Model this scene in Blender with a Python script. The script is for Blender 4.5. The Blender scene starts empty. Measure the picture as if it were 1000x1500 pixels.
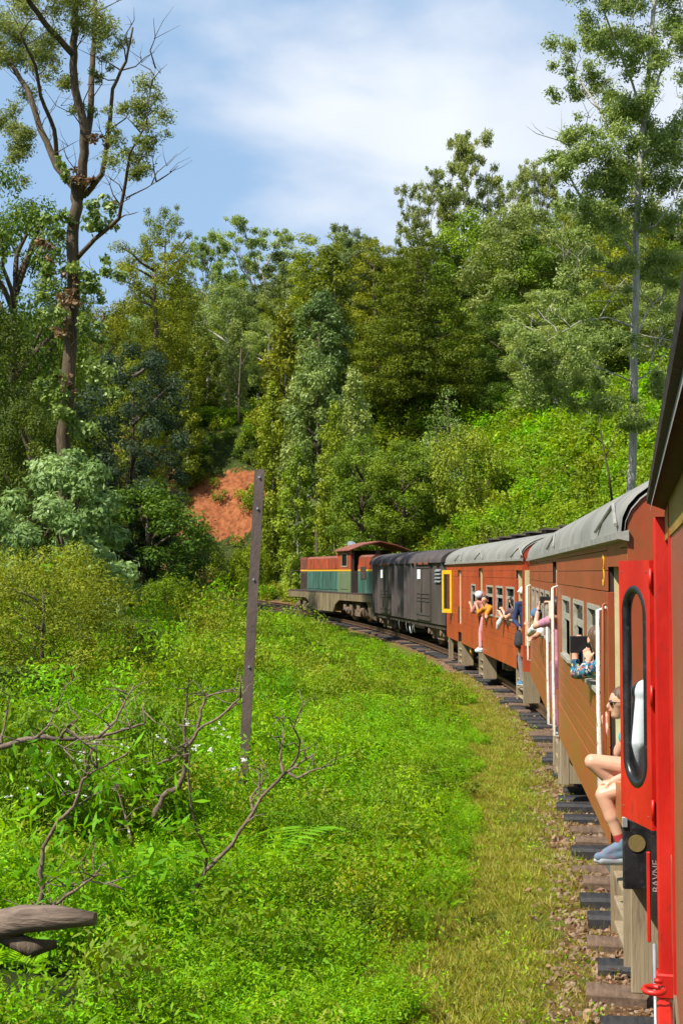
import bpy, bmesh, math, random
import numpy as np
from mathutils import Vector, Matrix, noise as mnoise
R_ = math.radians
random.seed(7)
rng = np.random.default_rng(11)
scene = bpy.context.scene
col = scene.collection

# ---------------------------------------------------------------- camera
EYE = 2.70
cam_d = bpy.data.cameras.new('camera'); cam = bpy.data.objects.new('camera', cam_d); col.objects.link(cam)
cam_d.sensor_fit = 'VERTICAL'; cam_d.sensor_height = 36.0; cam_d.lens = 43.63
cam_d.clip_start = 0.05; cam_d.clip_end = 4000
cam.location = (0, 0, EYE); cam.rotation_euler = (R_(90 + 2.77), 0, 0)
scene.camera = cam

# ---------------------------------------------------------------- world, sun, exposure
SUN_EL, SUN_AZ = R_(51), math.atan2(-0.82, -0.57)      # azimuth: atan2(x, y) of the direction towards the sun
sun_dir = Vector((math.sin(SUN_AZ) * math.cos(SUN_EL), math.cos(SUN_AZ) * math.cos(SUN_EL), math.sin(SUN_EL)))
sd = bpy.data.lights.new('sun', 'SUN'); sd.energy = 5.0; sd.angle = R_(0.53); sd.color = (1.0, 0.955, 0.87)
so = bpy.data.objects.new('sun', sd); col.objects.link(so)
so.rotation_euler = (-sun_dir).to_track_quat('-Z', 'Y').to_euler(); so.location = (-30, -20, 60)
world = bpy.data.worlds.new('World'); scene.world = world; world.use_nodes = True
nt = world.node_tree; nt.nodes.clear()
def N(t, typ, **kw):
    n = t.nodes.new(typ)
    for k, v in kw.items(): setattr(n, k, v)
    return n
wo = N(nt, 'ShaderNodeOutputWorld'); bg = N(nt, 'ShaderNodeBackground'); bg.inputs[1].default_value = 0.088
sky = N(nt, 'ShaderNodeTexSky'); sky.sky_type = 'NISHITA'; sky.sun_disc = False
sky.sun_elevation = SUN_EL; sky.sun_rotation = SUN_AZ; sky.altitude = 1200; sky.air_density = 1.0; sky.dust_density = 1.2; sky.ozone_density = 1.6
tc = N(nt, 'ShaderNodeTexCoord'); mp = N(nt, 'ShaderNodeMapping'); mp.inputs['Scale'].default_value = (1.0, 1.0, 1.9); mp.inputs['Location'].default_value = (0.35, 0.1, 0.62)
nt.links.new(tc.outputs['Generated'], mp.inputs[0])
cn = N(nt, 'ShaderNodeTexNoise'); cn.inputs['Scale'].default_value = 2.6; cn.inputs['Detail'].default_value = 7; cn.inputs['Roughness'].default_value = 0.5; cn.inputs['Distortion'].default_value = 0.25
nt.links.new(mp.outputs[0], cn.inputs['Vector'])
cr = N(nt, 'ShaderNodeValToRGB'); cr.color_ramp.interpolation = 'EASE'
cr.color_ramp.elements[0].position = 0.43; cr.color_ramp.elements[0].color = (0.08, 0.08, 0.08, 1); cr.color_ramp.elements[1].position = 0.64; cr.color_ramp.elements[1].color = (.95, .95, .95, 1)
nt.links.new(cn.outputs['Fac'], cr.inputs[0])
cn2 = N(nt, 'ShaderNodeTexNoise'); cn2.inputs['Scale'].default_value = 1.7; cn2.inputs['Detail'].default_value = 4
mp2 = N(nt, 'ShaderNodeMapping'); mp2.inputs['Location'].default_value = (3.1, 1.7, 0.4); nt.links.new(tc.outputs['Generated'], mp2.inputs[0]); nt.links.new(mp2.outputs[0], cn2.inputs['Vector'])
cc = N(nt, 'ShaderNodeValToRGB')
cc.color_ramp.elements[0].position = 0.42; cc.color_ramp.elements[0].color = (4.0, 4.75, 6.5, 1)
cc.color_ramp.elements[1].position = 0.62; cc.color_ramp.elements[1].color = (7.4, 7.8, 8.3, 1)
nt.links.new(cn2.outputs['Fac'], cc.inputs[0])
mb0 = N(nt, 'ShaderNodeMix', data_type='RGBA'); mb0.inputs[0].default_value = 0.65; nt.links.new(sky.outputs[0], mb0.inputs[6]); mb0.inputs[7].default_value = (3.1, 5.1, 7.7, 1)   # thin high cloud veil over the clear sky
mx = N(nt, 'ShaderNodeMix', data_type='RGBA'); nt.links.new(cr.outputs[0], mx.inputs[0])
nt.links.new(mb0.outputs[2], mx.inputs[6]); nt.links.new(cc.outputs[0], mx.inputs[7])
nt.links.new(mx.outputs[2], bg.inputs[0]); nt.links.new(bg.outputs[0], wo.inputs[0])
scene.view_settings.view_transform = 'Standard'; scene.view_settings.look = 'None'
scene.view_settings.exposure = 0.58; scene.view_settings.gamma = 1.0; scene.view_settings.use_curve_mapping = False
scene.render.engine = 'CYCLES'
scene.cycles.use_denoising = True
scene.cycles.max_bounces = 5; scene.cycles.diffuse_bounces = 2; scene.cycles.glossy_bounces = 2; scene.cycles.transmission_bounces = 4; scene.cycles.transparent_max_bounces = 6
scene.cycles.use_adaptive_sampling = True; scene.cycles.adaptive_threshold = 0.025
scene.cycles.sample_clamp_indirect = 6.0

# ---------------------------------------------------------------- helpers
F_PX = 1818.0
def P(px, py, Z):
    """a pixel of the photograph at depth Z metres -> world point"""
    a = R_(2.77); xc = (px - 500) / F_PX; yc = (750 - py) / F_PX
    y = math.cos(a) - yc * math.sin(a); z = math.sin(a) + yc * math.cos(a)
    return Vector((xc * Z / y, Z, EYE + z * Z / y))

CX, CY, RAD = -112.98, 29.9, 118.0
GAUGE = 0.87
def smooth(a, b, v):
    t = np.clip((np.asarray(v, float) - a) / (b - a), 0, 1); return t * t * (3 - 2 * t)
def track_z(phi_deg):
    s = (10.5 - phi_deg) * math.pi / 180 * RAD
    return 0.75 * max(0.0, min(1.6, (s - 20) / 48.0)) ** 1.6
def track_pt(phi_deg, off=0.0):
    """off: metres to the left of the centre line (towards the curve's centre)"""
    a = R_(phi_deg); r = RAD - off
    return Vector((CX + r * math.cos(a), CY - r * math.sin(a), track_z(phi_deg)))
def track_mat(phi_deg, dz=0.0):
    p = track_pt(phi_deg)
    return Matrix.Translation((p.x, p.y, p.z + dz)) @ Matrix.Rotation(R_(90 - phi_deg), 4, 'Z')

def sn(x, y, s, seed=0.0):
    """cheap smooth pseudo-noise, vectorised"""
    x = np.asarray(x, float) / s + seed * 1.37; y = np.asarray(y, float) / s - seed * 2.11
    return (np.sin(x * 1.7 + np.sin(y * 1.3 + seed)) + np.sin(y * 1.9 + np.sin(x * 1.1 - seed)) + np.sin((x + y) * 0.83 + 2 * np.sin(x * .41))) / 3.0
def terrain(x, y):
    x = np.asarray(x, float); y = np.asarray(y, float)
    r = np.hypot(x - CX, y - CY); d = r - RAD
    ang = np.degrees(np.arctan2(CY - y, x - CX))           # = heading phi
    s = np.clip(((10.5 - ang) * math.pi / 180 * RAD - 20) / 48.0, 0, 1.6)
    base = -0.25 + 0.75 * s ** 1.6
    d = d + 16 * smooth(-30, -40, ang)                     # the hillside closes in where the line bends away
    out = np.clip(d - 3.0, 0, None)
    cut = smooth(-25, -30, ang)
    steep = 0.74 + 0.06 * sn(x, y, 26, 1) + 0.45 * cut; knee = 13.4 / steep
    hill = np.where(out < knee, out * steep, 13.4 + (out - knee) * 0.14)
    hill = hill * smooth(0, 5, out) ** 0.6
    hill = hill + smooth(3, 14, out) * (.5 * sn(x, y, 9, 3) + .9 * sn(x, y, 31, 5))
    # the cutting: a steep bare face beside the line beyond the locomotive
    hill = hill + cut * smooth(3.0, 8, d) * smooth(22, 12, d) * (.5 * sn(x, y, 2.2, 9) + .3 * sn(x, y, .9, 4))
    e = np.clip(-d - 5, 0, None)
    fall = -0.05 * np.clip(e, 0, 6) - 0.42 * np.clip(e - 6.5, 0, 20) + 0.25 * np.clip(e - 40, 0, 200)
    rough = 0.24 * sn(x, y, 1.5, 2) * smooth(2.6, 4.2, -d) + 0.34 * sn(x, y, 4.6, 4) * smooth(4, 8, -d)
    return base + np.where(d > 0, hill, fall + rough) - 0.02 * np.abs(sn(x, y, .9, 7))
def dist_track(x, y): return np.hypot(np.asarray(x) - CX, np.asarray(y) - CY) - RAD

def tag(o, label=None, cat=None, group=None, kind=None):
    if label: o['label'] = label
    if cat: o['category'] = cat
    if group: o['group'] = group
    if kind: o['kind'] = kind
    return o
def empty(name, mat=None, label=None, cat=None, group=None):
    o = bpy.data.objects.new(name, None); col.objects.link(o); o.empty_display_size = 0.2
    if mat is not None: o.matrix_world = mat
    return tag(o, label, cat, group)
def link(name, me, parent=None, mat=None):
    o = bpy.data.objects.new(name, me); col.objects.link(o)
    if parent is not None: o.parent = parent
    if mat is not None:
        me.materials.clear(); me.materials.append(mat)
    return o

class MB:
    """collects simple shapes into one mesh"""
    def __init__(s): s.v = []; s.f = []; s.sm = []
    def add(s, V, Fc, smooth=False):
        n = len(s.v); s.v += [tuple(p) for p in V]; s.f += [tuple(i + n for i in f) for f in Fc]; s.sm += [smooth] * len(Fc); return s
    def box(s, x0, x1, y0, y1, z0, z1):
        V = [(x0, y0, z0), (x1, y0, z0), (x1, y1, z0), (x0, y1, z0), (x0, y0, z1), (x1, y0, z1), (x1, y1, z1), (x0, y1, z1)]
        return s.add(V, [(0, 3, 2, 1), (4, 5, 6, 7), (0, 1, 5, 4), (1, 2, 6, 5), (2, 3, 7, 6), (3, 0, 4, 7)])
    def bbox(s, x0, x1, y0, y1, z0, z1, b=0.01):
        """box with chamfered vertical and horizontal edges"""
        bm = bmesh.new(); bmesh.ops.create_cube(bm, size=1)
        for v in bm.verts: v.co = Vector(((x0 + x1) / 2 + v.co.x * (x1 - x0), (y0 + y1) / 2 + v.co.y * (y1 - y0), (z0 + z1) / 2 + v.co.z * (z1 - z0)))
        bmesh.ops.bevel(bm, geom=bm.edges[:], offset=b, segments=1, affect='EDGES')
        bm.verts.index_update(); s.add([v.co[:] for v in bm.verts], [[v.index for v in f.verts] for f in bm.faces]); bm.free(); return s
    def prism(s, pts, axis, a, b):
        """extrude a 2-D polygon along axis from a to b; pts are the two other coordinates in cyclic xyz order"""
        n = len(pts)
        def mk(p, t):
            if axis == 0: return (t, p[0], p[1])
            if axis == 1: return (p[0], t, p[1])
            return (p[0], p[1], t)
        V = [mk(p, a) for p in pts] + [mk(p, b) for p in pts]
        return s.add(V, [tuple(range(n))[::-1], tuple(range(n, 2 * n))] + [(i, (i + 1) % n, n + (i + 1) % n, n + i) for i in range(n)])
    def tube(s, pts, rad, sides=8, cap=True, smooth=True):
        pts = [Vector(p) for p in pts]
        if not hasattr(rad, '__len__'): rad = [rad] * len(pts)
        V = []; Fc = []; up = None
        for i, p in enumerate(pts):
            d = (pts[min(i + 1, len(pts) - 1)] - pts[max(i - 1, 0)]).normalized()
            if up is None: up = Vector((0, 0, 1)) if abs(d.z) < .9 else Vector((1, 0, 0))
            a = d.cross(up); a = a.normalized() if a.length > 1e-6 else Vector((1, 0, 0)); b = a.cross(d).normalized(); up = b
            for k in range(sides):
                t = 2 * math.pi * k / sides; V.append(p + (a * math.cos(t) + b * math.sin(t)) * rad[i])
        for i in range(len(pts) - 1):
            for k in range(sides):
                k2 = (k + 1) % sides; Fc.append((i * sides + k, i * sides + k2, (i + 1) * sides + k2, (i + 1) * sides + k))
        s.add(V, Fc, smooth)
        if cap:
            n = len(s.v) - len(V); m = len(V)
            s.f.append(tuple(n + k for k in range(sides))[::-1]); s.f.append(tuple(n + m - sides + k for k in range(sides))); s.sm += [False, False]
        return s
    def cyl(s, p0, p1, r, sides=16): return s.tube([p0, p1], r, sides)
    def sphere(s, c, r, seg=12, rings=8):
        rx, ry, rz = r if hasattr(r, '__len__') else (r, r, r)
        V = [(c[0], c[1], c[2] + rz)]; Fc = []
        for i in range(1, rings):
            t = math.pi * i / rings
            for k in range(seg):
                a = 2 * math.pi * k / seg; V.append((c[0] + rx * math.sin(t) * math.cos(a), c[1] + ry * math.sin(t) * math.sin(a), c[2] + rz * math.cos(t)))
        V.append((c[0], c[1], c[2] - rz)); L = len(V) - 1
        for k in range(seg): Fc.append((0, 1 + k, 1 + (k + 1) % seg)); Fc.append((L, L - seg + (k + 1) % seg, L - seg + k))
        for i in range(rings - 2):
            for k in range(seg): Fc.append((1 + i * seg + k, 1 + (i + 1) * seg + k, 1 + (i + 1) * seg + (k + 1) % seg, 1 + i * seg + (k + 1) % seg))
        return s.add(V, Fc, True)
    def grid(s, rows, closed=False, smooth=True):
        n = len(rows[0]); V = [p for r in rows for p in r]; Fc = []
        for i in range(len(rows) - 1):
            for k in range(n - (0 if closed else 1)):
                k2 = (k + 1) % n; Fc.append((i * n + k, i * n + k2, (i + 1) * n + k2, (i + 1) * n + k))
        return s.add(V, Fc, smooth)
    def mesh(s, name, mat=None):
        me = bpy.data.meshes.new(name); me.from_pydata(s.v, [], s.f); me.polygons.foreach_set('use_smooth', s.sm)
        bm = bmesh.new(); bm.from_mesh(me); bmesh.ops.recalc_face_normals(bm, faces=bm.faces[:]); bm.to_mesh(me); bm.free()
        if mat: me.materials.append(mat)
        me.update(); return me
    def obj(s, name, mat, parent=None): return link(name, s.mesh(name, mat), parent)

# ---------------------------------------------------------------- materials
MATS = {}
def base_mat(name):
    m = bpy.data.materials.new(name); m.use_nodes = True; t = m.node_tree
    MATS[name] = m; return m, t, t.nodes['Principled BSDF'], t.nodes['Material Output']
def rgba(c): return (c[0], c[1], c[2], 1)
def paint(name, c1, c2, c3=None, rough=0.5, scale=3.0, stretch=(1, 1, 1), bump=0.15, bscale=40, metal=0.0, spots=None, lo=.35, hi=.68):
    """procedural paint/wood/metal: two-tone noise, optional stain colour, fine bump"""
    m, t, b, o = base_mat(name); L = t.links.new
    tc = N(t, 'ShaderNodeTexCoord'); mp = N(t, 'ShaderNodeMapping'); mp.inputs['Scale'].default_value = stretch; L(tc.outputs['Object'], mp.inputs[0])
    n1 = N(t, 'ShaderNodeTexNoise'); n1.inputs['Scale'].default_value = scale; n1.inputs['Detail'].default_value = 7; n1.inputs['Roughness'].default_value = .62; L(mp.outputs[0], n1.inputs['Vector'])
    r = N(t, 'ShaderNodeValToRGB'); r.color_ramp.elements[0].position = lo; r.color_ramp.elements[0].color = rgba(c1); r.color_ramp.elements[1].position = hi; r.color_ramp.elements[1].color = rgba(c2); L(n1.outputs['Fac'], r.inputs[0])
    last = r.outputs[0]
    if c3 is not None:
        n2 = N(t, 'ShaderNodeTexNoise'); n2.inputs['Scale'].default_value = scale * 2.7; n2.inputs['Detail'].default_value = 9; n2.inputs['Roughness'].default_value = .7; L(mp.outputs[0], n2.inputs['Vector'])
        r2 = N(t, 'ShaderNodeValToRGB'); a_, b_ = spots or (.56, .70); r2.color_ramp.elements[0].position = a_; r2.color_ramp.elements[1].position = b_; L(n2.outputs['Fac'], r2.inputs[0])
        mx = N(t, 'ShaderNodeMix', data_type='RGBA'); L(r2.outputs[0], mx.inputs[0]); L(last, mx.inputs[6]); mx.inputs[7].default_value = rgba(c3); last = mx.outputs[2]
    L(last, b.inputs['Base Color']); b.inputs['Metallic'].default_value = metal
    nr = N(t, 'ShaderNodeMapRange'); nr.inputs['To Min'].default_value = max(.05, rough - .13); nr.inputs['To Max'].default_value = min(1, rough + .18); L(n1.outputs['Fac'], nr.inputs[0]); L(nr.outputs[0], b.inputs['Roughness'])
    if bump:
        n3 = N(t, 'ShaderNodeTexNoise'); n3.inputs['Scale'].default_value = bscale; n3.inputs['Detail'].default_value = 5; L(mp.outputs[0], n3.inputs['Vector'])
        bp = N(t, 'ShaderNodeBump'); bp.inputs['Strength'].default_value = bump; bp.inputs['Distance'].default_value = .02; L(n3.outputs['Fac'], bp.inputs['Height']); L(bp.outputs[0], b.inputs['Normal'])
    return m
def leafmat(name, cols, transl=.32, rough=.5, var=.25, spec=.35):
    gain = 1.0 if any(k in name for k in ('lime', 'scrub', 'grass', 'petal', 'dead', 'pale', 'darkdroop')) else 1.22
    m, t, b, o = base_mat(name); L = t.links.new
    at = N(t, 'ShaderNodeAttribute'); at.attribute_name = 'tone'
    oi = N(t, 'ShaderNodeObjectInfo')
    r = N(t, 'ShaderNodeValToRGB')
    while len(r.color_ramp.elements) < len(cols): r.color_ramp.elements.new(.5)
    for i, c in enumerate(cols): r.color_ramp.elements[i].position = i / (len(cols) - 1); r.color_ramp.elements[i].color = rgba(c)
    L(at.outputs['Fac'], r.inputs[0])
    hs = N(t, 'ShaderNodeHueSaturation'); L(r.outputs[0], hs.inputs['Color'])
    a = N(t, 'ShaderNodeMapRange'); a.inputs['To Min'].default_value = (1 - var) * gain; a.inputs['To Max'].default_value = (1 + var) * gain; L(oi.outputs['Random'], a.inputs[0]); L(a.outputs[0], hs.inputs['Value'])
    ml = N(t, 'ShaderNodeMath', operation='FRACT'); mm = N(t, 'ShaderNodeMath', operation='MULTIPLY'); mm.inputs[1].default_value = 7.31; L(oi.outputs['Random'], mm.inputs[0]); L(mm.outputs[0], ml.inputs[0])
    h = N(t, 'ShaderNodeMapRange'); h.inputs['To Min'].default_value = .482; h.inputs['To Max'].default_value = .518; L(ml.outputs[0], h.inputs[0]); L(h.outputs[0], hs.inputs['Hue'])
    L(hs.outputs[0], b.inputs['Base Color']); b.inputs['Roughness'].default_value = rough; b.inputs['Specular IOR Level'].default_value = spec
    tr = N(t, 'ShaderNodeBsdfTranslucent'); hs2 = N(t, 'ShaderNodeHueSaturation'); hs2.inputs['Hue'].default_value = .488; hs2.inputs['Saturation'].default_value = 1.1; hs2.inputs['Value'].default_value = 1.35
    L(hs.outputs[0], hs2.inputs['Color']); L(hs2.outputs[0], tr.inputs[0])
    mx = N(t, 'ShaderNodeMixShader'); mx.inputs[0].default_value = transl; L(b.outputs[0], mx.inputs[1]); L(tr.outputs[0], mx.inputs[2]); L(mx.outputs[0], o.inputs[0])
    return m
def glass(name, tint=(.75, .8, .78), rough=.03, mixf=.75):
    m, t, b, o = base_mat(name); L = t.links.new
    b.inputs['Base Color'].default_value = rgba(tint); b.inputs['Roughness'].default_value = rough; b.inputs['Specular IOR Level'].default_value = .6
    b.inputs['Base Color'].default_value = (.04, .045, .04, 1)
    tr = N(t, 'ShaderNodeBsdfTransparent'); tr.inputs[0].default_value = rgba(tint)
    mx = N(t, 'ShaderNodeMixShader'); mx.inputs[0].default_value = mixf; L(b.outputs[0], mx.inputs[1]); L(tr.outputs[0], mx.inputs[2]); L(mx.outputs[0], o.inputs[0]); return m
# ---------------------------------------------------------------- ground
def ground_material():
    m, t, b, o = base_mat('ground_soil'); L = t.links.new
    at = N(t, 'ShaderNodeAttribute'); at.attribute_name = 'zone'; sp = N(t, 'ShaderNodeSeparateColor'); L(at.outputs['Color'], sp.inputs[0])
    geo = N(t, 'ShaderNodeNewGeometry')
    def nz(s, d=8, r=.65):
        n = N(t, 'ShaderNodeTexNoise'); n.inputs['Scale'].default_value = s; n.inputs['Detail'].default_value = d; n.inputs['Roughness'].default_value = r; L(geo.outputs['Position'], n.inputs['Vector']); return n
    def ramp(n, a, ca, b_, cb, mid=None):
        r = N(t, 'ShaderNodeValToRGB'); r.color_ramp.elements[0].position = a; r.color_ramp.elements[0].color = rgba(ca); r.color_ramp.elements[1].position = b_; r.color_ramp.elements[1].color = rgba(cb)
        if mid: e = r.color_ramp.elements.new((a + b_) / 2); e.color = rgba(mid)
        L(n.outputs['Fac'], r.inputs[0]); return r
    soil = ramp(nz(22), .33, (.07, .035, .017), .70, (.36, .21, .105), (.23, .125, .058))
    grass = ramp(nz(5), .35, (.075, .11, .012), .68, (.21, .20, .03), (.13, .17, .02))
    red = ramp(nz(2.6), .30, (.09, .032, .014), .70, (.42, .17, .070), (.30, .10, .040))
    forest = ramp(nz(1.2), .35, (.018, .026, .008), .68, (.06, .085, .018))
    def mix(f, a, b_):
        x = N(t, 'ShaderNodeMix', data_type='RGBA'); L(f, x.inputs[0]); L(a, x.inputs[6]); L(b_, x.inputs[7]); return x.outputs[2]
    def noisy(ch, s=3.5, w=.9):
        n = nz(s); a = N(t, 'ShaderNodeMath', operation='SUBTRACT'); L(n.outputs['Fac'], a.inputs[0]); a.inputs[1].default_value = .5
        c = N(t, 'ShaderNodeMath', operation='MULTIPLY_ADD'); L(a.outputs[0], c.inputs[0]); c.inputs[1].default_value = w; L(ch, c.inputs[2])
        d = N(t, 'ShaderNodeMapRange'); d.inputs['From Min'].default_value = .4; d.inputs['From Max'].default_value = .6; L(c.outputs[0], d.inputs[0]); return d.outputs[0]
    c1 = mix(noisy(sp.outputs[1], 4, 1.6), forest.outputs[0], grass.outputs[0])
    c2 = mix(noisy(sp.outputs[0], 6, 2.6), c1, soil.outputs[0])
    c3 = mix(noisy(sp.outputs[2], .7, 3.0), c2, red.outputs[0])
    L(c3, b.inputs['Base Color']); b.inputs['Roughness'].default_value = .95; b.inputs['Specular IOR Level'].default_value = .1
    n = nz(30, 10, .75); bp = N(t, 'ShaderNodeBump'); bp.inputs['Strength'].default_value = .9; bp.inputs['Distance'].default_value = .06; L(n.outputs['Fac'], bp.inputs['Height']); L(bp.outputs[0], b.inputs['Normal'])
    return m
def axis(dense0, dense1, step, lo, hi):
    a = list(np.arange(dense0, dense1, step)); s = step
    x = dense1
    while x < hi: a.append(x); s *= 1.12; x += s
    s = step; x = dense0 - s; left = []
    while x > lo: left.append(x); s *= 1.12; x -= s
    return np.array(left[::-1] + a)
gx = axis(-26, 16, .42, -420, 420); gy = axis(3, 100, .55, -120, 640)
GX, GY = np.meshgrid(gx, gy); GZ = terrain(GX, GY)
nx, ny = len(gx), len(gy)
V = np.stack([GX.ravel(), GY.ravel(), GZ.ravel()], 1)
idx = np.arange(nx * ny).reshape(ny, nx)
Fq = np.stack([idx[:-1, :-1].ravel(), idx[:-1, 1:].ravel(), idx[1:, 1:].ravel(), idx[1:, :-1].ravel()], 1)
def numpy_mesh(name, V, Fq, mat=None, smooth_=True):
    me = bpy.data.meshes.new(name); k = Fq.shape[1]
    me.vertices.add(len(V)); me.vertices.foreach_set('co', V.astype(np.float32).ravel())
    me.loops.add(Fq.size); me.loops.foreach_set('vertex_index', Fq.astype(np.int32).ravel())
    me.polygons.add(len(Fq)); me.polygons.foreach_set('loop_start', np.arange(0, Fq.size, k, dtype=np.int32))
    me.update(calc_edges=True)
    if smooth_: me.polygons.foreach_set('use_smooth', np.ones(len(Fq), bool))
    if mat: me.materials.append(mat)
    return me
gm = ground_material()
gme = numpy_mesh('ground', V, Fq, gm)
D = dist_track(V[:, 0], V[:, 1]); ANG = np.degrees(np.arctan2(CY - V[:, 1], V[:, 0] - CX))
soilz = np.clip(1 - np.clip(np.abs(D) - 1.35, 0, None) / .55, 0, 1) * .85
soilz = np.where((D > 1.2) & (D < 3.5), .8, soilz)
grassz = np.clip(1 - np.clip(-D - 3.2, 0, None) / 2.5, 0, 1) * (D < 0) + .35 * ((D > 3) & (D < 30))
DE = D + 16 * smooth(-30, -40, ANG)
redz = .86 * smooth(-30.6, -31.7, ANG) * smooth(-35.3, -34.0, ANG) * smooth(4.4, 5.8, V[:, 2]) * smooth(11.6, 10.0, V[:, 2]) * (DE > 3)
redz = np.maximum(redz, .62 * smooth(-18, -20, ANG) * smooth(-26, -24, ANG) * smooth(1.6, 2.2, -D) * smooth(4.6, 3.6, -D))
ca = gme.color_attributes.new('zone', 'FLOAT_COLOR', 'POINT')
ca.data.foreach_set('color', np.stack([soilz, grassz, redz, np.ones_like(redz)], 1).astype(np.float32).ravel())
ground = link('ground', gme); tag(ground, 'earth and grass hillside carrying the railway', kind='structure')

# ---------------------------------------------------------------- track
m_rail = paint('rail_steel', (.09, .05, .03), (.20, .12, .075), (.05, .03, .02), rough=.5, scale=9, metal=.55)
m_slp = paint('sleeper_dark', (.014, .014, .016), (.046, .042, .042), (.10, .07, .045), rough=.58, scale=5, stretch=(1, 5, 5), bscale=30, bump=.5, spots=(.6, .75))
m_slp2 = paint('sleeper_brown', (.10, .06, .036), (.22, .14, .09), (.05, .035, .025), rough=.8, scale=5, stretch=(1, 5, 5), bscale=30, bump=.6)
track = empty('railway_track', Matrix.Translation(track_pt(3.0)))
track['kind'] = 'structure'; track['label'] = 'single curving railway line of dark sleepers and two rails'
bpy.context.view_layer.update(); tinv = track.matrix_world.inverted()
def sleeper_mesh(nm, mat, seed, top):
    r_ = random.Random(seed); m = MB(); rows = []
    for i in range(9):
        x = -1.38 + 2.76 * i / 8; j = lambda a: r_.uniform(-a, a)
        w = .115 + j(.008); zt = top + j(.008)
        rows.append([(j(.01) - w, x, -.36), (-w + .006 + j(.004), x, zt - .03), (-w + .03, x, zt), (w - .03, x, zt + j(.006)), (w - .006 + j(.004), x, zt - .03), (w + j(.01), x, -.36)])
    rows[0] = [(a, b + r_.uniform(-.02, .02), c) for a, b, c in rows[0]]
    m.grid(rows, smooth=False); n = 6; off = len(m.v) - 9 * 6
    m.f.append(tuple(off + k for k in range(6))); m.f.append(tuple(off + 48 + k for k in range(6))[::-1]); m.sm += [False, False]
    return m.mesh(nm, mat)
smesh = [sleeper_mesh('sleeper', m_slp, 1, -.15), sleeper_mesh('sleeper', m_slp, 5, -.155), sleeper_mesh('sleeper', m_slp2, 9, -.165), sleeper_mesh('sleeper', m_slp2, 12, -.19)]
sp_deg = .63 / RAD * 180 / math.pi; phi = 12.6; k = 0
pat = [0, 2, 3, 1, 0, 1, 0, 2, 1, 2, 0, 1, 2, 3]
while phi > -31:
    o = link('sleeper', smesh[pat[k % len(pat)]], track)
    o.matrix_local = tinv @ track_mat(phi + random.uniform(-.02, .02)) @ Matrix.Translation((0, random.uniform(-.09, .09), random.uniform(-.02, .01))) @ Matrix.Rotation(random.uniform(-.025, .025), 4, 'Z')
    phi -= sp_deg; k += 1
prof = [(-.07, -.14), (.07, -.14), (.07, -.128), (.012, -.115), (.012, -.04), (.036, -.03), (.036, 0), (-.036, 0), (-.036, -.03), (-.012, -.04), (-.012, -.115), (-.07, -.128)]
for sgn in (1, -1):
    m = MB(); rows = []
    for i in range(120):
        ph = 17 - 48.3 * i / 119; M = tinv @ track_mat(ph); rows.append([M @ Vector((0, sgn * GAUGE + a, b)) for a, b in prof])
    m.grid(rows, closed=True, smooth=False); m.obj('rail', m_rail, track)
# ---------------------------------------------------------------- train materials
RED = (.50, .085, .028)
m_wall = paint('coach_paint', (.36, .052, .019), (.49, .082, .028), (.22, .055, .022), rough=.36, scale=1.6, stretch=(.9, 1, .8), bump=.08, bscale=18, spots=(.50, .78))
m_wall_old = paint('coach_paint_weathered', (.28, .056, .025), (.40, .088, .034), (.22, .095, .03), rough=.33, scale=1.4, stretch=(.8, 1, .7), bump=.1, bscale=14, spots=(.46, .74))
m_skirt = paint('coach_paint_mossy', (.34, .072, .026), (.33, .098, .028), (.25, .125, .022), rough=.42, scale=1.0, stretch=(.4, 1, 1.2), bump=.08, bscale=16, spots=(.46, .7))
m_red = paint('bright_red_paint', (.42, .010, .006), (.55, .020, .009), (.24, .02, .012), rough=.40, scale=3.5, stretch=(1, 1, .5), bump=.14, bscale=26, spots=(.56, .72))
m_near = paint('near_coach_paint', (.30, .072, .044), (.39, .105, .070), (.25, .085, .05), rough=.30, scale=2.2, stretch=(2, 2, .25), bump=.05, spots=(.5, .75))
m_ochre = paint('mossy_ochre_paint', (.24, .145, .02), (.34, .22, .035), (.12, .06, .015), rough=.6, scale=3, stretch=(.5, 1, 2), spots=(.55, .7))
m_core = paint('dark_recess', (.020, .012, .008), (.05, .028, .018), rough=.9, bump=0)
m_roof = paint('canvas_roof', (.17, .168, .145), (.27, .26, .23), (.10, .10, .08), rough=.85, scale=.9, bump=.2, bscale=9, spots=(.52, .75))
m_gutter = paint('gutter_grey', (.24, .23, .20), (.36, .34, .30), (.10, .08, .06), rough=.7, scale=4)
m_alu = paint('window_frame_metal', (.30, .28, .22), (.42, .39, .32), (.20, .17, .12), rough=.45, scale=8, bump=.05)
m_cream = paint('cream_enamel', (.60, .50, .25), (.72, .62, .36), (.45, .36, .18), rough=.4, scale=2.5, bump=.04)
m_int = paint('interior_panel', (.20, .17, .10), (.30, .25, .15), rough=.6, scale=2, bump=.02)
m_seat = paint('seat_cloth', (.03, .05, .10), (.06, .09, .15), rough=.9, scale=6)
m_pole = paint('flaked_white_paint', (.72, .68, .58), (.84, .80, .72), (.34, .25, .16), rough=.5, scale=9, stretch=(2, 2, .8), spots=(.56, .62), bump=.2)
m_under = paint('underframe_grime', (.022, .016, .012), (.065, .045, .030), (.11, .07, .04), rough=.85, scale=4, bump=.4, bscale=20)
m_steps = paint('step_timber', (.24, .18, .105), (.35, .275, .17), (.15, .09, .055), rough=.85, scale=3, stretch=(2.5, 2.5, .3), bump=.3, bscale=22)
m_bogie = paint('bogie_dust', (.12, .085, .055), (.24, .17, .11), (.06, .04, .03), rough=.85, scale=6, bump=.4, bscale=30)
m_yel = paint('yellow_paint', (.70, .36, .01), (.80, .46, .02), (.5, .25, .02), rough=.45, scale=5, bump=.05)
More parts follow.
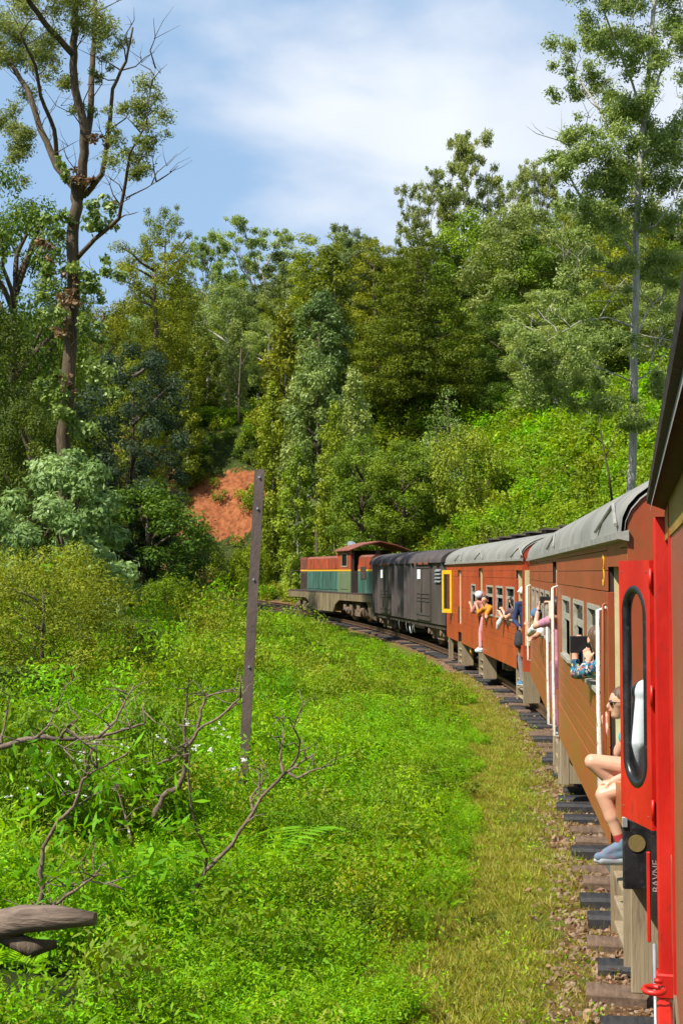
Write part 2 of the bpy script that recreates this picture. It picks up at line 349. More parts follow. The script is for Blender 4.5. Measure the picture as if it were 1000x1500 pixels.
m_black = paint('black_rubber', (.010, .010, .011), (.026, .025, .026), (.06, .055, .05), rough=.35, scale=7, bump=.1)
m_glass = glass('window_glass')
m_white = paint('white_paper', (.74, .76, .74), (.84, .85, .82), rough=.7, scale=9, bump=.05)
m_wagon = paint('wagon_brown_grey', (.058, .044, .040), (.094, .074, .067), (.12, .060, .036), rough=.5, scale=1.2, stretch=(1, 1, .35), bump=.2, bscale=14, spots=(.58, .74))
m_wroof = paint('wagon_roof', (.045, .035, .033), (.075, .060, .055), (.10, .055, .035), rough=.7, scale=2, bump=.2)
m_rust = paint('rusty_red_brown', (.17, .055, .032), (.28, .085, .05), (.09, .04, .025), rough=.7, scale=2.6, bump=.25)
m_lr = paint('loco_red', (.36, .058, .020), (.50, .092, .030), (.085, .030, .018), rough=.5, scale=2.2, stretch=(1.4, 1.4, .16), bump=.1, spots=(.45, .64))
m_lt = paint('loco_teal', (.045, .145, .115), (.075, .21, .155), (.03, .04, .028), rough=.5, scale=2.0, stretch=(1.6, 1.6, .14), bump=.1, spots=(.42, .60))
m_lg = paint('loco_cab_green', (.10, .145, .075), (.15, .19, .10), (.22, .12, .06), rough=.55, scale=2.2, stretch=(1.4, 1.4, .3), bump=.1)
m_lval = paint('loco_valance_beige', (.15, .115, .060), (.24, .185, .095), (.035, .027, .016), rough=.7, scale=1.8, stretch=(1.2, 1.2, .22), bump=.2, spots=(.50, .68))
m_ldark = paint('loco_radiator_dark', (.035, .022, .018), (.075, .045, .035), (.14, .05, .03), rough=.75, scale=3, bump=.3)
m_silver = paint('dull_aluminium', (.34, .36, .38), (.48, .50, .51), (.2, .19, .17), rough=.4, scale=6, metal=.6)

def place(name, phi_deg, label, cat, dz=0.0):
    e = empty(name, track_mat(phi_deg, dz), label, cat); return e

def bogie(parent, x, base=2.1, mat=m_bogie, style='coach'):
    b = MB(); z = .46
    if style == 'coach':
        for s in (1, -1):
            y = s * .98
            pr = [(x - base / 2 - .5, .62), (x - base / 2 - .3, .70), (x - .45, .68), (x - .30, .40), (x + .30, .40), (x + .45, .68), (x + base / 2 + .3, .70), (x + base / 2 + .5, .62), (x + base / 2 + .45, .50), (x + base / 2 + .2, .50), (x + .6, .46), (x + .36, .22), (x - .36, .22), (x - .6, .46), (x - base / 2 - .2, .50), (x - base / 2 - .45, .50)]
            b.prism(pr, 1, y - .05, y + .05)
    else:
        for s in (1, -1):
            y = s * .98
            pr = [(x - 1.35, .60), (x - 1.35, .28), (x - 1.15, .20), (x - .95, .20), (x - .75, .40), (x - .45, .22), (x + .45, .22), (x + .75, .40), (x + .95, .20), (x + 1.15, .20), (x + 1.35, .28), (x + 1.35, .60), (x + .9, .72), (x + .4, .86), (x - .4, .86), (x - .9, .72)]
            b.prism(pr, 1, y - .06, y + .06)
    fr = b.obj('bogie_frame', mat, parent)
    d = MB()
    d.box(x - .22, x + .22, -1.02, 1.02, .34, .6); d.obj('bolster', m_under, fr)
    for sx in (-1, 1):
        xx = x + sx * base / 2
        for s in (1, -1):
            a = MB(); a.bbox(xx - .16, xx + .16, s * 1.02, s * 1.2, .36, .62, .02); a.cyl((xx, s * 1.19, .49), (xx, s * 1.27, .49), .10, 14); a.obj('axle_box', mat, fr)
            c = MB()
            for q in range(4): c.tube([(xx + sx * -.28 + .07 * math.cos(t), s * 1.02 + .07 * math.sin(t), .50 + q * .045 + .045 * t / 6.283) for t in np.linspace(0, 6.283, 9)], .014, 5)
            c.obj('spring', m_steps, fr)
        w = MB()
        for s in (1, -1):
            y0 = s * .80
            w.tube([(xx, y0 - .07 * s, z), (xx, y0 - .035 * s, z), (xx, y0 - .03 * s, z), (xx, y0 + .06 * s, z)], [.50, .50, .46, .455], 28)
            w.tube([(xx, y0 + .055 * s, z), (xx, y0 + .075 * s, z)], [.40, .12], 28)
        w.cyl((xx, -1.1, z), (xx, 1.1, z), .07, 12); w.obj('wheelset', m_rail, parent)

def steps(parent, x, y, w=.8, top=.62, bottom=-.02, n=3, mat=m_steps):
    st = MB()
    o = None
    for s in (1, -1): st = MB(); st.box(x + s * w / 2 - .02, x + s * w / 2 + .02, y - .32, y + .02, bottom, top); o = st.obj('step_stringer', mat, parent)
    for i in range(n):
        z = bottom + .05 + i * (top - bottom - .08) / n
        t = MB(); t.bbox(x - w / 2 + .021, x + w / 2 - .021, y - .30 , y + .0, z, z + .035, .006); t.obj('tread', mat, o)
        r = MB(); r.box(x - w / 2 + .021, x + w / 2 - .021, y - .315, y - .302, z + .0, z + .14); r.obj('riser', mat, o)

def coach(root, L, doors, windows, wall, skirt, hw=1.42, zs=.62, zg=2.96, zroof=3.58, roofmat=m_roof, near_end=True):
    """local frame: x along the line (positive away from the camera), y to the left, z up; openings measured in t from the near end"""
    X = lambda t: -L / 2 + t
    T = .05
    # ---- left side: boards between the doors
    spans = []; t = 0.0
    for d in sorted(doors): spans.append((t, d[0])); t = d[1]
    spans.append((t, L))
    bands = [('skirt', zs, 1.05, skirt), ('b', 1.056, 1.20, wall), ('b', 1.206, 1.35, wall), ('b', 1.356, 1.50, wall), ('b', 1.506, 1.655, wall), ('win', 1.661, 2.545, wall), ('b', 2.551, 2.705, wall), ('b', 2.711, 2.865, wall), ('b', 2.871, zg, wall)]
    side = MB(); side.box(X(0) + .02, X(L) - .02, hw - T - .02, hw - T, zs + .05, 1.05)
    # core behind the boards, cut by the openings
    core = MB()
    for a, b in spans:
        if b - a < .02: continue
        core.box(X(a) + .012, X(b) - .012, hw - T - .015, hw - .014, zs + .012, 1.66); core.box(X(a) + .012, X(b) - .012, hw - T - .015, hw - .014, 2.54, zg - .012)
    so_ = core.obj('side_wall', m_core, root)
    for kind, z0, z1, mt in bands:
        for a, b in spans:
            if b - a < .05: continue
            m = MB()
            if kind != 'win':
                m.bbox(X(a), X(b), hw - .012, hw + random.uniform(-.0015, .0015), z0, z1, .004); m.obj('skirt_panel' if kind == 'skirt' else 'board', mt, so_)
            else:
                ws = [w for w in sorted(windows) if w[0] >= a and w[1] <= b]; cur = a
                for w in ws + [None]:
                    e = w[0] if w else b
                    if e - cur > .02:
                        p = MB(); p.bbox(X(cur), X(e), hw - T, hw, z0, z1, .003); p.obj('window_pillar', mt, so_)
                    if w:
                        p = MB(); p.box(X(w[0]), X(w[1]), hw - T, hw - .001, z0, w[2]); p.obj('window_panel', mt, so_); p = MB(); p.box(X(w[0]), X(w[1]), hw - T, hw - .001, w[3], z1); p.obj('window_panel', mt, so_); cur = w[1]
    # windows
    for w in windows:
        a, b, z0, z1 = w[:4]; f = .045; y0, y1 = hw - .045, hw + .008
        m = MB(); m.box(X(a), X(a) + f, y0, y1, z0, z1); m.box(X(b) - f, X(b), y0, y1, z0, z1); m.box(X(a) + f, X(b) - f, y0, y1, z1 - f, z1); m.box(X(a) + f, X(b) - f, y0, y1 + .025, z0, z0 + f * .8)
        fo = m.obj('window_frame', m_alu, root)
        zb = z0 + (z1 - z0) * .62
        s = MB(); s.box(X(a) + f, X(b) - f, hw - .05, hw - .02, zb, zb + .07); s.obj('sash_bar', m_alu, fo)
        g = MB(); g.box(X(a) + f, X(b) - f, hw - .04, hw - .034, zb + .07, z1 - f); g.obj('pane', m_glass, fo)
    # door recesses: cream jambs, header, threshold
    for d in doors:
        a, b = d[0], d[1]; ztop = d[2] if len(d) > 2 else 2.72
        m = MB(); m.box(X(a), X(b), hw - T, hw - .002, ztop, zg); m.obj('door_header', wall, root)
        m = MB(); m.box(X(a), X(b), hw - .25, hw - .003, zs + .3, 1.16); m.obj('door_sill', skirt, root)
        j = MB(); j.box(X(b) - .002, X(b) + .06, hw - .55, hw - T - .002, 1.16, ztop); j.obj('door_jamb', m_cream, root)
        j = MB(); j.box(X(a) - .06, X(a) + .002, hw - .55, hw - T - .002, 1.16, ztop); j.obj('door_jamb', m_cream, root)
    # interior and right side
    m = MB(); m.box(X(.06), X(L - .06), -hw + .06, hw - .08, 1.06, 1.12); m.obj('floor', m_under, root)
    rs = MB(); nW = int(L // 1.75)
    rs.box(X(0), X(L), -hw, -hw + .05, zs, 1.68); rs.box(X(0), X(L), -hw, -hw + .05, 2.44, zg)
    for i in range(nW + 1):
        c = L * i / nW; rs.box(X(max(0, c - .22)), X(min(L, c + .22)), -hw, -hw + .05, 1.68, 2.44)
    rs.obj('far_side_wall', wall, root)
    m = MB(); m.box(X(.06), X(L - .06), -hw + .052, -hw + .07, 1.12, 1.66); m.box(X(.06), X(L - .06), -hw + .052, -hw + .07, 2.46, 2.9); m.obj('interior_lining', m_int, root)
    for i in range(int((L - 3) // 1.7)):
        tt = 2.0 + i * 1.7
        if any(d[0] - .5 < tt < d[1] + .4 for d in doors): continue
        for y0, y1 in ((.35, 1.30), (-1.33, -.35)):
            m = MB(); m.bbox(X(tt), X(tt) + .12, y0, y1, 1.45, 2.22, .03); m.bbox(X(tt) - .42, X(tt) + .54, y0, y1, 1.45, 1.58, .03); m.box(X(tt), X(tt) + .1, y0 + .1, y1 - .1, 1.12, 1.45); m.obj('seat', m_seat, root)
    # ends
    for xe, s in ((X(0), -1), (X(L), 1)):
        m = MB()
        for y0, y1 in ((-hw, -.42), (.42, hw)): m.box(xe - .02, xe + .03, y0 + (.003 if y0 < 0 else 0), y1 - (.003 if y1 > 0 else 0), zs + .004, 2.95)
        m.box(xe - .019, xe + .029, -.42, .42, 2.6, 2.95)
        pr = [((hw + .005) * math.cos(a), 2.95 + (zroof - 2.99) * max(0, math.sin(a)) ** .8 * .93) for a in np.linspace(0, math.pi, 25)]
        m.prism(pr, 0, xe - .02, xe + .03)
        m.obj('end_wall', wall, root)
        m = MB()
        for q in range(4): m.box(xe + s * (.03 + q * .07), xe + s * (.07 + q * .07), -.55, -.47, 1.1, 2.7); m.box(xe + s * (.03 + q * .07), xe + s * (.07 + q * .07), .47, .55, 1.1, 2.7); m.box(xe + s * (.03 + q * .07), xe + s * (.07 + q * .07), -.55, .55, 2.62, 2.7)
        m.obj('gangway_bellows', m_black, root)
    # roof with rounded ends
    prof = []
    for a in np.linspace(0, math.pi, 25):
        y = (hw + .045) * math.cos(a); c = math.sin(a)
        prof.append((y, zg - .01 + (zroof - zg) * (c ** .78 if c > 0 else 0)))
    rows = []
    for t_, sc in ((-.035, .90), (-.03, .935), (0.12, .975), (.5, 1), (L - .5, 1), (L - .12, .975), (L + .03, .935), (L + .035, .90)):
        rows.append([(X(t_), y * (1 if sc == 1 else .985 + .015 * sc), zg - .01 + (z - zg + .01) * sc) for y, z in prof])
    r = MB(); r.grid(rows)
    r2 = MB(); r2.grid([[(p[0], p[1] * .985, p[2] - .03) for p in q] for q in rows]); r.v += [v for v in r2.v]; n = len(rows) * 25; r.f += [tuple(i + n for i in f) for f in r2.f]; r.sm += r2.sm
    ro = r.obj('roof', roofmat, root)
    m = MB(); m.prism([(hw - .01, zg - .055), (hw + .06, zg - .04), (hw + .065, zg + .005), (hw - .01, zg + .02)], 0, X(-.05), X(L + .05)); m.obj('gutter', m_gutter, ro)
    for d in doors:      # rain strips above the doors
        c = (d[0] + d[1]) / 2; pts = []
        for q, dz in ((-.75, .06), (0, .24), (.75, .06)):
            zz = zg + dz; yy = (hw + .05) * math.sqrt(max(0, 1 - (((zz - zg) / (zroof - zg)) ** (1 / .78)) ** 2)); pts.append((X(c + q), yy + .012, zz))
        m = MB(); m.tube(pts, .014, 6, smooth=False); m.obj('rain_strip', m_gutter, ro)
    for i in range(int(L // 2.2)):
        xx = X(1.4 + i * 2.2); m = MB()
        m.prism([(xx - .34, zroof - .03), (xx + .34, zroof - .03), (xx + .26, zroof + .09), (xx - .26, zroof + .09)], 1, -.28, .28); m.prism([(xx - .40, zroof + .09), (xx + .40, zroof + .09), (xx + .34, zroof + .13), (xx - .34, zroof + .13)], 1, -.34, .34)
        m.obj('roof_ventilator', m_under, ro)
    # underframe
    m = MB(); m.box(X(.1), X(L - .1), hw - .16, hw - .10, .66, 1.05); m.box(X(.1), X(L - .1), -hw + .10, -hw + .16, .66, 1.05); m.box(X(.1), X(L - .1), -.35, .35, .75, 1.05)
    for i in range(9): m.box(X(.3 + i * (L - .6) / 8) - .05, X(.3 + i * (L - .6) / 8) + .05, -hw + .16, hw - .16, .80, 1.0)
    m.obj('underframe', m_under, root)
    m = MB(); m.bbox(X(L / 2) - .2, X(L / 2) + 1.3, .55, 1.15, .30, .78, .03); m.obj('battery_box', m_under, root)
    m = MB(); m.cyl((X(L / 2) - 2.0, .7, .55), (X(L / 2) - .7, .7, .55), .2, 16); m.obj('air_reservoir', m_under, root)
    for t_ in (2.6, L - 2.6): bogie(root, X(t_))
    for d in doors: steps(root, X((d[0] + d[1]) / 2), hw - .02, w=max(.5, min(.85, d[1] - d[0] + .1)))
    for s in (-1, 1):
        xe = X(0) if s < 0 else X(L)
        for y in (-.98, .98):
            m = MB(); m.tube([(xe + s * .02, y, .98), (xe + s * .3, y, .98)], .09, 12); m.tube([(xe + s * .30, y, .98), (xe + s * .34, y, .98)], [.22, .19], 18); m.obj('buffer', m_under, root)
    return X

def pole(root, x, y, z0, z1, mat=m_pole, r=.019):
    m = MB(); m.tube([(x, y - .07, z0 - .02), (x, y, z0), (x + .004, y + .002, (z0 + z1) / 2), (x, y, z1), (x, y - .07, z1 + .02)], r, 8); o = m.obj('grab_pole', mat, root)
    for za, zb in ((z0 - .06, z0 + .02), (z1 - .02, z1 + .06)): m = MB(); m.box(x - .03, x + .03, y - .085, y - .06, za, zb); m.obj('pole_bracket', m_rust, o)
    return o

# ---------------------------------------------------------------- coach with the seated woman (second carriage)
L2 = 17.2
c2 = place('passenger_coach', 6.44, 'weathered orange-brown carriage, second from the camera, woman sitting in its doorway', 'train carriage')
wz = (1.70, 2.42)
w2 = [(1.95, 3.15) + wz, (3.6, 4.9) + wz, (5.4, 6.75) + wz, (9.6, 10.8) + wz, (11.3, 12.5) + wz, (13.0, 14.2) + wz, (14.7, 15.9) + wz]
X2 = coach(c2, L2, [(.42, 1.32, 2.74), (7.85, 8.85, 2.84)], w2, m_wall_old, m_skirt)
for t, z0, z1 in ((1.45, .92, 2.40), (7.70, .62, 2.50), (9.05, .60, 2.0), (16.7, .95, 2.42)): pole(c2, X2(t), 1.48, z0, z1)
pole(c2, X2(1.36), 1.45, 1.3, 2.45, m_wall_old, .011)
def text_obj(name, body, size, mat, parent, loc, rot, extr=.002):
    cu = bpy.data.curves.new(name, 'FONT'); cu.body = body; cu.size = size; cu.extrude = extr; cu.align_x = 'CENTER'; cu.align_y = 'CENTER'
    tmp = bpy.data.objects.new('tmp', cu); col.objects.link(tmp); dg = bpy.context.evaluated_depsgraph_get()
    me = bpy.data.meshes.new_from_object(tmp.evaluated_get(dg)); bpy.data.objects.remove(tmp); bpy.data.curves.remove(cu)
    me.materials.clear(); me.materials.append(mat); o = link(name, me, parent); o.location = loc; o.rotation_euler = rot; return o
text_obj('class_number', '3', .36, m_yel, c2, (X2(1.60), 1.4235, 2.70), (R_(90), 0, R_(180)))
# near end fittings of that carriage
m = MB(); m.tube([(X2(0) - .04, 1.15, 2.86), (X2(0) - .30, 1.15, 2.86), (X2(0) - .42, 1.12, 2.80)], .02, 8); m.tube([(X2(0) - .36, 1.15, 2.86), (X2(0) - .30, 1.15, 2.60), (X2(0) - .05, 1.15, 2.5)], .016, 6); m.obj('lamp_hook', m_rust, c2)
m = MB(); m.tube([(X2(0) - .08, .72, 1.1), (X2(0) - .10, .72, 2.5)], .03, 8); m.obj('end_pole', m_pole, c2)
# lower step box with timber cheeks under the near door and its air cylinder
m = MB(); m.bbox(X2(.30) - .12, X2(.30) - .07, 1.10, 1.40, -.12, .60, .008); m.obj('step_cheek', m_steps, c2)
m = MB(); m.tube([(X2(2.0), 1.12, .42), (X2(1.9), 1.30, .34)], .10, 16); m.tube([(X2(1.9), 1.30, .34), (X2(1.87), 1.36, .31)], .07, 14); m.obj('brake_cylinder', m_silver, c2)
m = MB(); m.tube([(X2(2.05) + .3 * math.cos(a), 1.2, .25 + .16 * math.sin(a)) for a in np.linspace(3.3, 6.1, 9)], .02, 6); m.obj('hose', m_bogie, c2)
for t in (7.6, 9.2):
    m = MB(); m.bbox(X2(t) - .05, X2(t) + .05, 1.30, 1.41, .02, .62, .006); m.obj('step_hanger', m_steps, c2)
for t in (4.1, 9.6, 14.3):
    m = MB(); m.tube([(X2(t), 1.25, .62), (X2(t), 1.30, .50), (X2(t), 1.27, .40)], .022, 6); m.obj('coupling_hook', m_yel, c2)

# ---------------------------------------------------------------- third carriage
L3 = 14.2; PH3 = -1.47
c3 = place('passenger_coach', PH3, 'clean orange carriage with grey roof, between the brown wagon and the nearer carriages', 'train carriage')
wz3 = (1.62, 2.36)
X3 = coach(c3, L3, [(.02, .78, 2.72), (5.95, 6.65, 2.78), (10.4, 11.2, 2.74)], [(1.0, 2.15) + wz3, (2.55, 3.65) + wz3, (4.1, 5.25) + wz3, (7.25, 8.15) + wz3], m_wall, m_wall)
m = MB(); m.box(X3(10.4), X3(11.2), 1.30, 1.33, 1.1, 2.74); m.obj('closed_door', m_wall, c3)
# yellow framed door window standing open at the far end
m = MB(); Wf = .55
for (a, b, c, d) in ((0, .10, 1.42, 2.74), (Wf - .10, Wf, 1.42, 2.74), (.10, Wf - .10, 2.62, 2.74), (.10, Wf - .10, 1.42, 1.54)): m.box(a, b, -.02, .02, c, d)
yo = m.obj('yellow_window_frame', m_yel, c3); yo.location = (X3(12.6), 1.435, 0); yo.rotation_euler = (0, 0, R_(26))
m = MB(); m.box(.10, Wf - .10, -.006, .006, 1.54, 2.62); m.obj('pane', m_glass, yo)
for t in (1.2, 6.0, 9.0):
    m = MB(); m.tube([(X3(t), 1.30, .62), (X3(t), 1.33, .48), (X3(t), 1.30, .38)], .03, 6); m.obj('coupling_hook', m_yel, c3)
m = MB(); m.bbox(X3(13.6), X3(13.75), 1.28, 1.42, -.05, .62, .008); m.obj('step_hanger', m_steps, c3)

# ---------------------------------------------------------------- goods wagon
LW = 13.6; PHW = -8.56
wg = place('goods_wagon', PHW, 'dark brown ribbed steel goods van coupled behind the locomotive', 'railway wagon')
XW = lambda t: -LW / 2 + t
m = MB(); m.box(XW(0), XW(LW), -1.36, 1.36, .78, 2.86); bo = m.obj('body', m_wagon, wg)
wd = [(2.1, 4.3), (9.4, 11.6)]
t = .15
while t < LW - .1:
    if not any(a - .12 < t < b + .12 for a, b in wd) and not (.35 < t < 1.9):
        m = MB(); m.prism([(XW(t) - .09, 1.36), (XW(t) - .05, 1.44), (XW(t) + .05, 1.44), (XW(t) + .09, 1.36)], 2, .80, 2.84); m.obj('rib', m_wagon, bo)
    t += .62
for a, b in wd:
    dm = MB(); mid = (a + b) / 2
    dm.bbox(XW(a), XW(mid) - .01, 1.36, 1.405, .84, 2.80, .008); dm.bbox(XW(mid) + .01, XW(b), 1.36, 1.405, .84, 2.80, .008); do = dm.obj('door', m_wagon, wg)
    for z in (2.66, 1.76, 1.62, 1.50, 1.02):
        h = MB(); h.box(XW(a) + .05, XW(b) - .05, 1.405, 1.43, z, z + .05); h.obj('hinge_bar', m_wroof, do)
    h = MB(); h.tube([(XW(mid) + .12, 1.44, 1.1), (XW(mid) + .12, 1.44, 2.6)], .018, 6); h.obj('locking_rod', m_wroof, do)
    p = MB(); p.box(XW(mid) + .30, XW(mid) + .80, 1.431, 1.434, 2.28, 2.62); p.obj('paper_notice', m_white, wg)
    s = MB(); s.box(XW(a), XW(b), 1.36, 1.47, 2.79, 2.88); s.obj('door_rail', m_rust, wg)
for i in range(4):
    m = MB(); m.prism([(1.36, 2.62 - i * .12), (1.42, 2.56 - i * .12), (1.42, 2.54 - i * .12), (1.36, 2.58 - i * .12)], 0, XW(.55), XW(1.35)); m.obj('louvre', m_silver, wg)
rows = []
NX = 168
for i in range(NX + 1):
    x = XW(-.05) + (LW + .1) * i / NX; bul = .075 * max(0, math.cos(2 * math.pi * i / NX * 14)) ** .7 if True else 0
    rows.append([(x, (1.44 + bul) * math.cos(a), 2.84 + (.44 + bul) * max(0, math.sin(a)) ** .8) for a in np.linspace(0, math.pi, 17)])
m = MB(); m.grid(rows); m.f += [tuple(range(17)), tuple(NX * 17 + k for k in range(17))]; m.sm += [False, False]; wr = m.obj('roof', m_wroof, wg)
m = MB(); m.box(XW(0), XW(LW), .9, 1.3, .62, .78); m.box(XW(0), XW(LW), -1.3, -.9, .62, .78); m.box(XW(0), XW(LW), -.3, .3, .55, .78); m.obj('sole_bar', m_under, wg)
for t in (2.0, LW - 2.2): bogie(wg, XW(t), 1.8, m_bogie, 'cast')
for t in (5.2, 6.6, 8.0):
    m = MB(); m.tube([(XW(t), 1.25, .78), (XW(t) + .1, 1.30, .55), (XW(t), 1.27, .32)], .018, 6); m.obj('brake_rod', m_silver, wg)
m = MB(); m.tube([(XW(6.1) + .25 * math.cos(a), 1.22, .5 + .25 * math.sin(a)) for a in np.linspace(0, 6.283, 17)], .022, 6); m.obj('brake_wheel', m_silver, wg)

# ---------------------------------------------------------------- locomotive
LL = 15.5; PHL = -15.96
lo = place('diesel_locomotive', PHL, 'diesel locomotive in red and teal with yellow stripe at the head of the train', 'locomotive')
XL = lambda t: -LL / 2 + t
m = MB(); m.box(XL(0), XL(LL), -1.35, 1.35, 1.22, 1.30); fo = m.obj('footplate', m_ldark, lo)
m = MB(); m.prism([(XL(0), 1.22), (XL(LL), 1.22), (XL(LL), .92), (XL(11.6), .92), (XL(10.7), .60), (XL(10.4), .34), (XL(6.2), .34), (XL(5.9), .70), (XL(5.2), .92), (XL(0), .92)][::-1], 1, 1.28, 1.352); m.obj('valance', m_lval, lo)
m = MB(); m.prism([(XL(0), 1.22), (XL(LL), 1.22), (XL(LL), .92), (XL(0), .92)][::-1], 1, -1.352, -1.28); m.obj('valance', m_lval, lo)
m = MB(); m.bbox(XL(6.3), XL(10.3), -1.25, 1.27, .36, 1.2, .05); m.obj('fuel_tank', m_lval, lo)
m = MB(); m.box(XL(.2), XL(LL - .2), -.9, .9, .85, 1.21); m.obj('main_frame', m_under, lo)
def hood(a, b, hwid, ztop, zc, names, rear=False):
    for nm, z0, z1, mt in ((names[0], 1.30, zc - .035, m_lt), (names[1], zc + .035, ztop - .12, m_lr)):
        q = MB(); q.box(XL(a), XL(b), -hwid, hwid, z0, z1); q.obj(nm, mt, lo)
    q = MB(); q.box(XL(a) - .003, XL(b) + .003, -hwid - .004, hwid + .004, zc - .035, zc + .035); q.obj('yellow_stripe', m_yel, lo)
    q = MB(); q.prism([(-hwid - .01, ztop - .12), (hwid + .01, ztop - .12), (hwid - .12, ztop), (-hwid + .12, ztop)], 0, XL(a) - .01, XL(b) + .01); q.obj('hood_top', m_rust, lo)
hood(5.5, 12.6, 1.02, 3.06, 2.34, ('hood_lower', 'hood_upper'))
hood(.9, 3.2, 1.0, 3.04, 2.34, ('short_hood_lower', 'short_hood_upper'))
for t in np.arange(5.9, 12.5, .62):
    q = MB(); q.box(XL(t) - .28, XL(t) + .28, 1.02, 1.045, 1.40, 2.26); q.obj('hood_door', m_lt, lo)
    q = MB(); q.box(XL(t) - .28, XL(t) + .28, 1.02, 1.045, 2.42, 2.9); q.obj('hood_door', m_lr, lo)
q = MB(); q.box(XL(12.6) + .004, XL(13.95), -1.04, 1.04, 1.30, 2.30); q.obj('radiator_section', m_ldark, lo)
q = MB(); q.box(XL(12.6) + .004, XL(13.95), -1.04, 1.04, 2.30, 2.38); q.obj('yellow_stripe', m_yel, lo)
q = MB(); q.box(XL(12.6) + .004, XL(13.95), -1.04, 1.04, 2.38, 3.05); q.obj('radiator_top', m_rust, lo)
for i in range(9):
    q = MB(); q.box(XL(12.75), XL(13.8), 1.04, 1.06, 1.42 + i * .09, 1.47 + i * .09); q.obj('louvre', m_ldark, lo)
for i in range(6):
    q = MB(); q.box(XL(12.75), XL(13.8), 1.04, 1.06, 2.46 + i * .09, 2.51 + i * .09); q.obj('louvre', m_rust, lo)
q = MB(); q.bbox(XL(7.8), XL(8.9), -.4, .4, 3.05, 3.20, .04); q.obj('exhaust_box', m_lr, lo)
q = MB(); q.bbox(XL(9.3), XL(9.7), -.2, .2, 3.05, 3.24, .04); q.obj('exhaust_stack', m_lr, lo)
# cab
q = MB(); a, b = 3.25, 5.45
q.box(XL(b) - .05, XL(b), -1.3, 1.3, 1.30, 3.3); q.obj('cab_end_wall', m_ldark, lo); q = MB(); q.box(XL(a), XL(a) + .05, -1.3, 1.3, 1.30, 2.32); q.box(XL(a), XL(a) + .05, -1.3, -1.16, 2.32, 3.3); q.box(XL(a), XL(a) + .05, 1.16, 1.3, 2.32, 3.3); q.box(XL(a), XL(a) + .05, -.12, .12, 2.32, 3.3)
q.obj('cab_end_wall', m_ldark, lo)
q = MB(); q.box(XL(a), XL(b), 1.302, 1.34, 1.30, 2.30); q.obj('cab_side_lower', m_lg, lo)
q = MB(); q.box(XL(a), XL(b), 1.302, 1.345, 2.30, 2.37); q.obj('yellow_stripe', m_yel, lo)
q = MB(); q.box(XL(a), XL(a) + .55, 1.302, 1.34, 2.37, 3.3); q.box(XL(b) - .7, XL(b), 1.302, 1.34, 2.37, 3.3); q.box(XL(a) + .55, XL(b) - .7, 1.302, 1.34, 2.37, 2.5); q.box(XL(a) + .55, XL(b) - .7, 1.302, 1.34, 3.15, 3.3); q.obj('cab_side_upper', m_lr, lo)
q = MB(); q.box(XL(a), XL(b), -1.34, -1.302, 1.30, 2.4); q.obj('cab_far_side', m_lg, lo)
q = MB(); f = .05; x0, x1 = XL(a) + .55, XL(b) - .7
q.box(x0, x0 + f, 1.33, 1.36, 2.5, 3.15); q.box(x1 - f, x1, 1.33, 1.36, 2.5, 3.15); q.box(x0 + f, x1 - f, 1.33, 1.36, 3.10, 3.15); q.box(x0 + f, x1 - f, 1.33, 1.36, 2.5, 2.55); wf = q.obj('cab_window', m_alu, lo)
q = MB(); q.box(x0 + f, x1 - f, 1.335, 1.341, 2.55, 3.10); q.obj('pane', m_glass, wf)
for z0, z1 in ((1.45, 2.2),):
    q = MB(); q.bbox(XL(a) + .5, XL(b) - .45, 1.34, 1.362, z0, z1, .01); q.obj('cab_door', m_lg, lo)
q = MB(); q.prism([(-1.50, 3.24), (-.8, 3.50), (0, 3.66), (.8, 3.50), (1.50, 3.24), (1.50, 3.28), (.8, 3.545), (0, 3.71), (-.8, 3.545), (-1.50, 3.28)], 0, XL(2.9), XL(5.6)); q.obj('cab_roof', m_rust, lo)
q = MB(); q.tube([(XL(5.9), .55, 3.05), (XL(5.9), .55, 3.45)], [.10, .16], 12); q.tube([(XL(5.9), .55, 3.45), (XL(5.75), .55, 3.62)], [.16, .22], 12); q.obj('chimney_cowl', m_silver, lo)
q = MB()
for t in (.1, LL - .1):
    for y in (-1.25, 1.25, .5): q.tube([(XL(t), y, 1.3), (XL(t), y, 2.35)], .02, 6)
    q.tube([(XL(t), -1.25, 2.35), (XL(t), 1.25, 2.35)], .02, 6)
q.obj('handrails', m_ldark, lo)
q = MB(); q.prism([(XL(-.1), .95), (XL(-.1), .12), (XL(.9), .28), (XL(1.3), .95)], 1, 1.10, 1.16); q.obj('step_plate', m_steps, lo)
q = MB(); q.box(XL(1.9), XL(2.7), 1.0, 1.03, 1.95, 2.5); q.obj('hood_vent', m_ldark, lo)
for t in (3.1, 12.9): bogie(lo, XL(t), 2.3, m_bogie, 'cast')
for t in (2.2, 3.4, 4.4, 12.2, 13.4):
    q = MB(); q.tube([(XL(t), 1.12, .88), (XL(t) + .12, 1.2, .6), (XL(t) - .05, 1.18, .3)], .03, 6); q.bbox(XL(t) + .2, XL(t) + .5, 1.05, 1.22, .45, .75, .03); q.obj('brake_gear', m_bogie, lo)

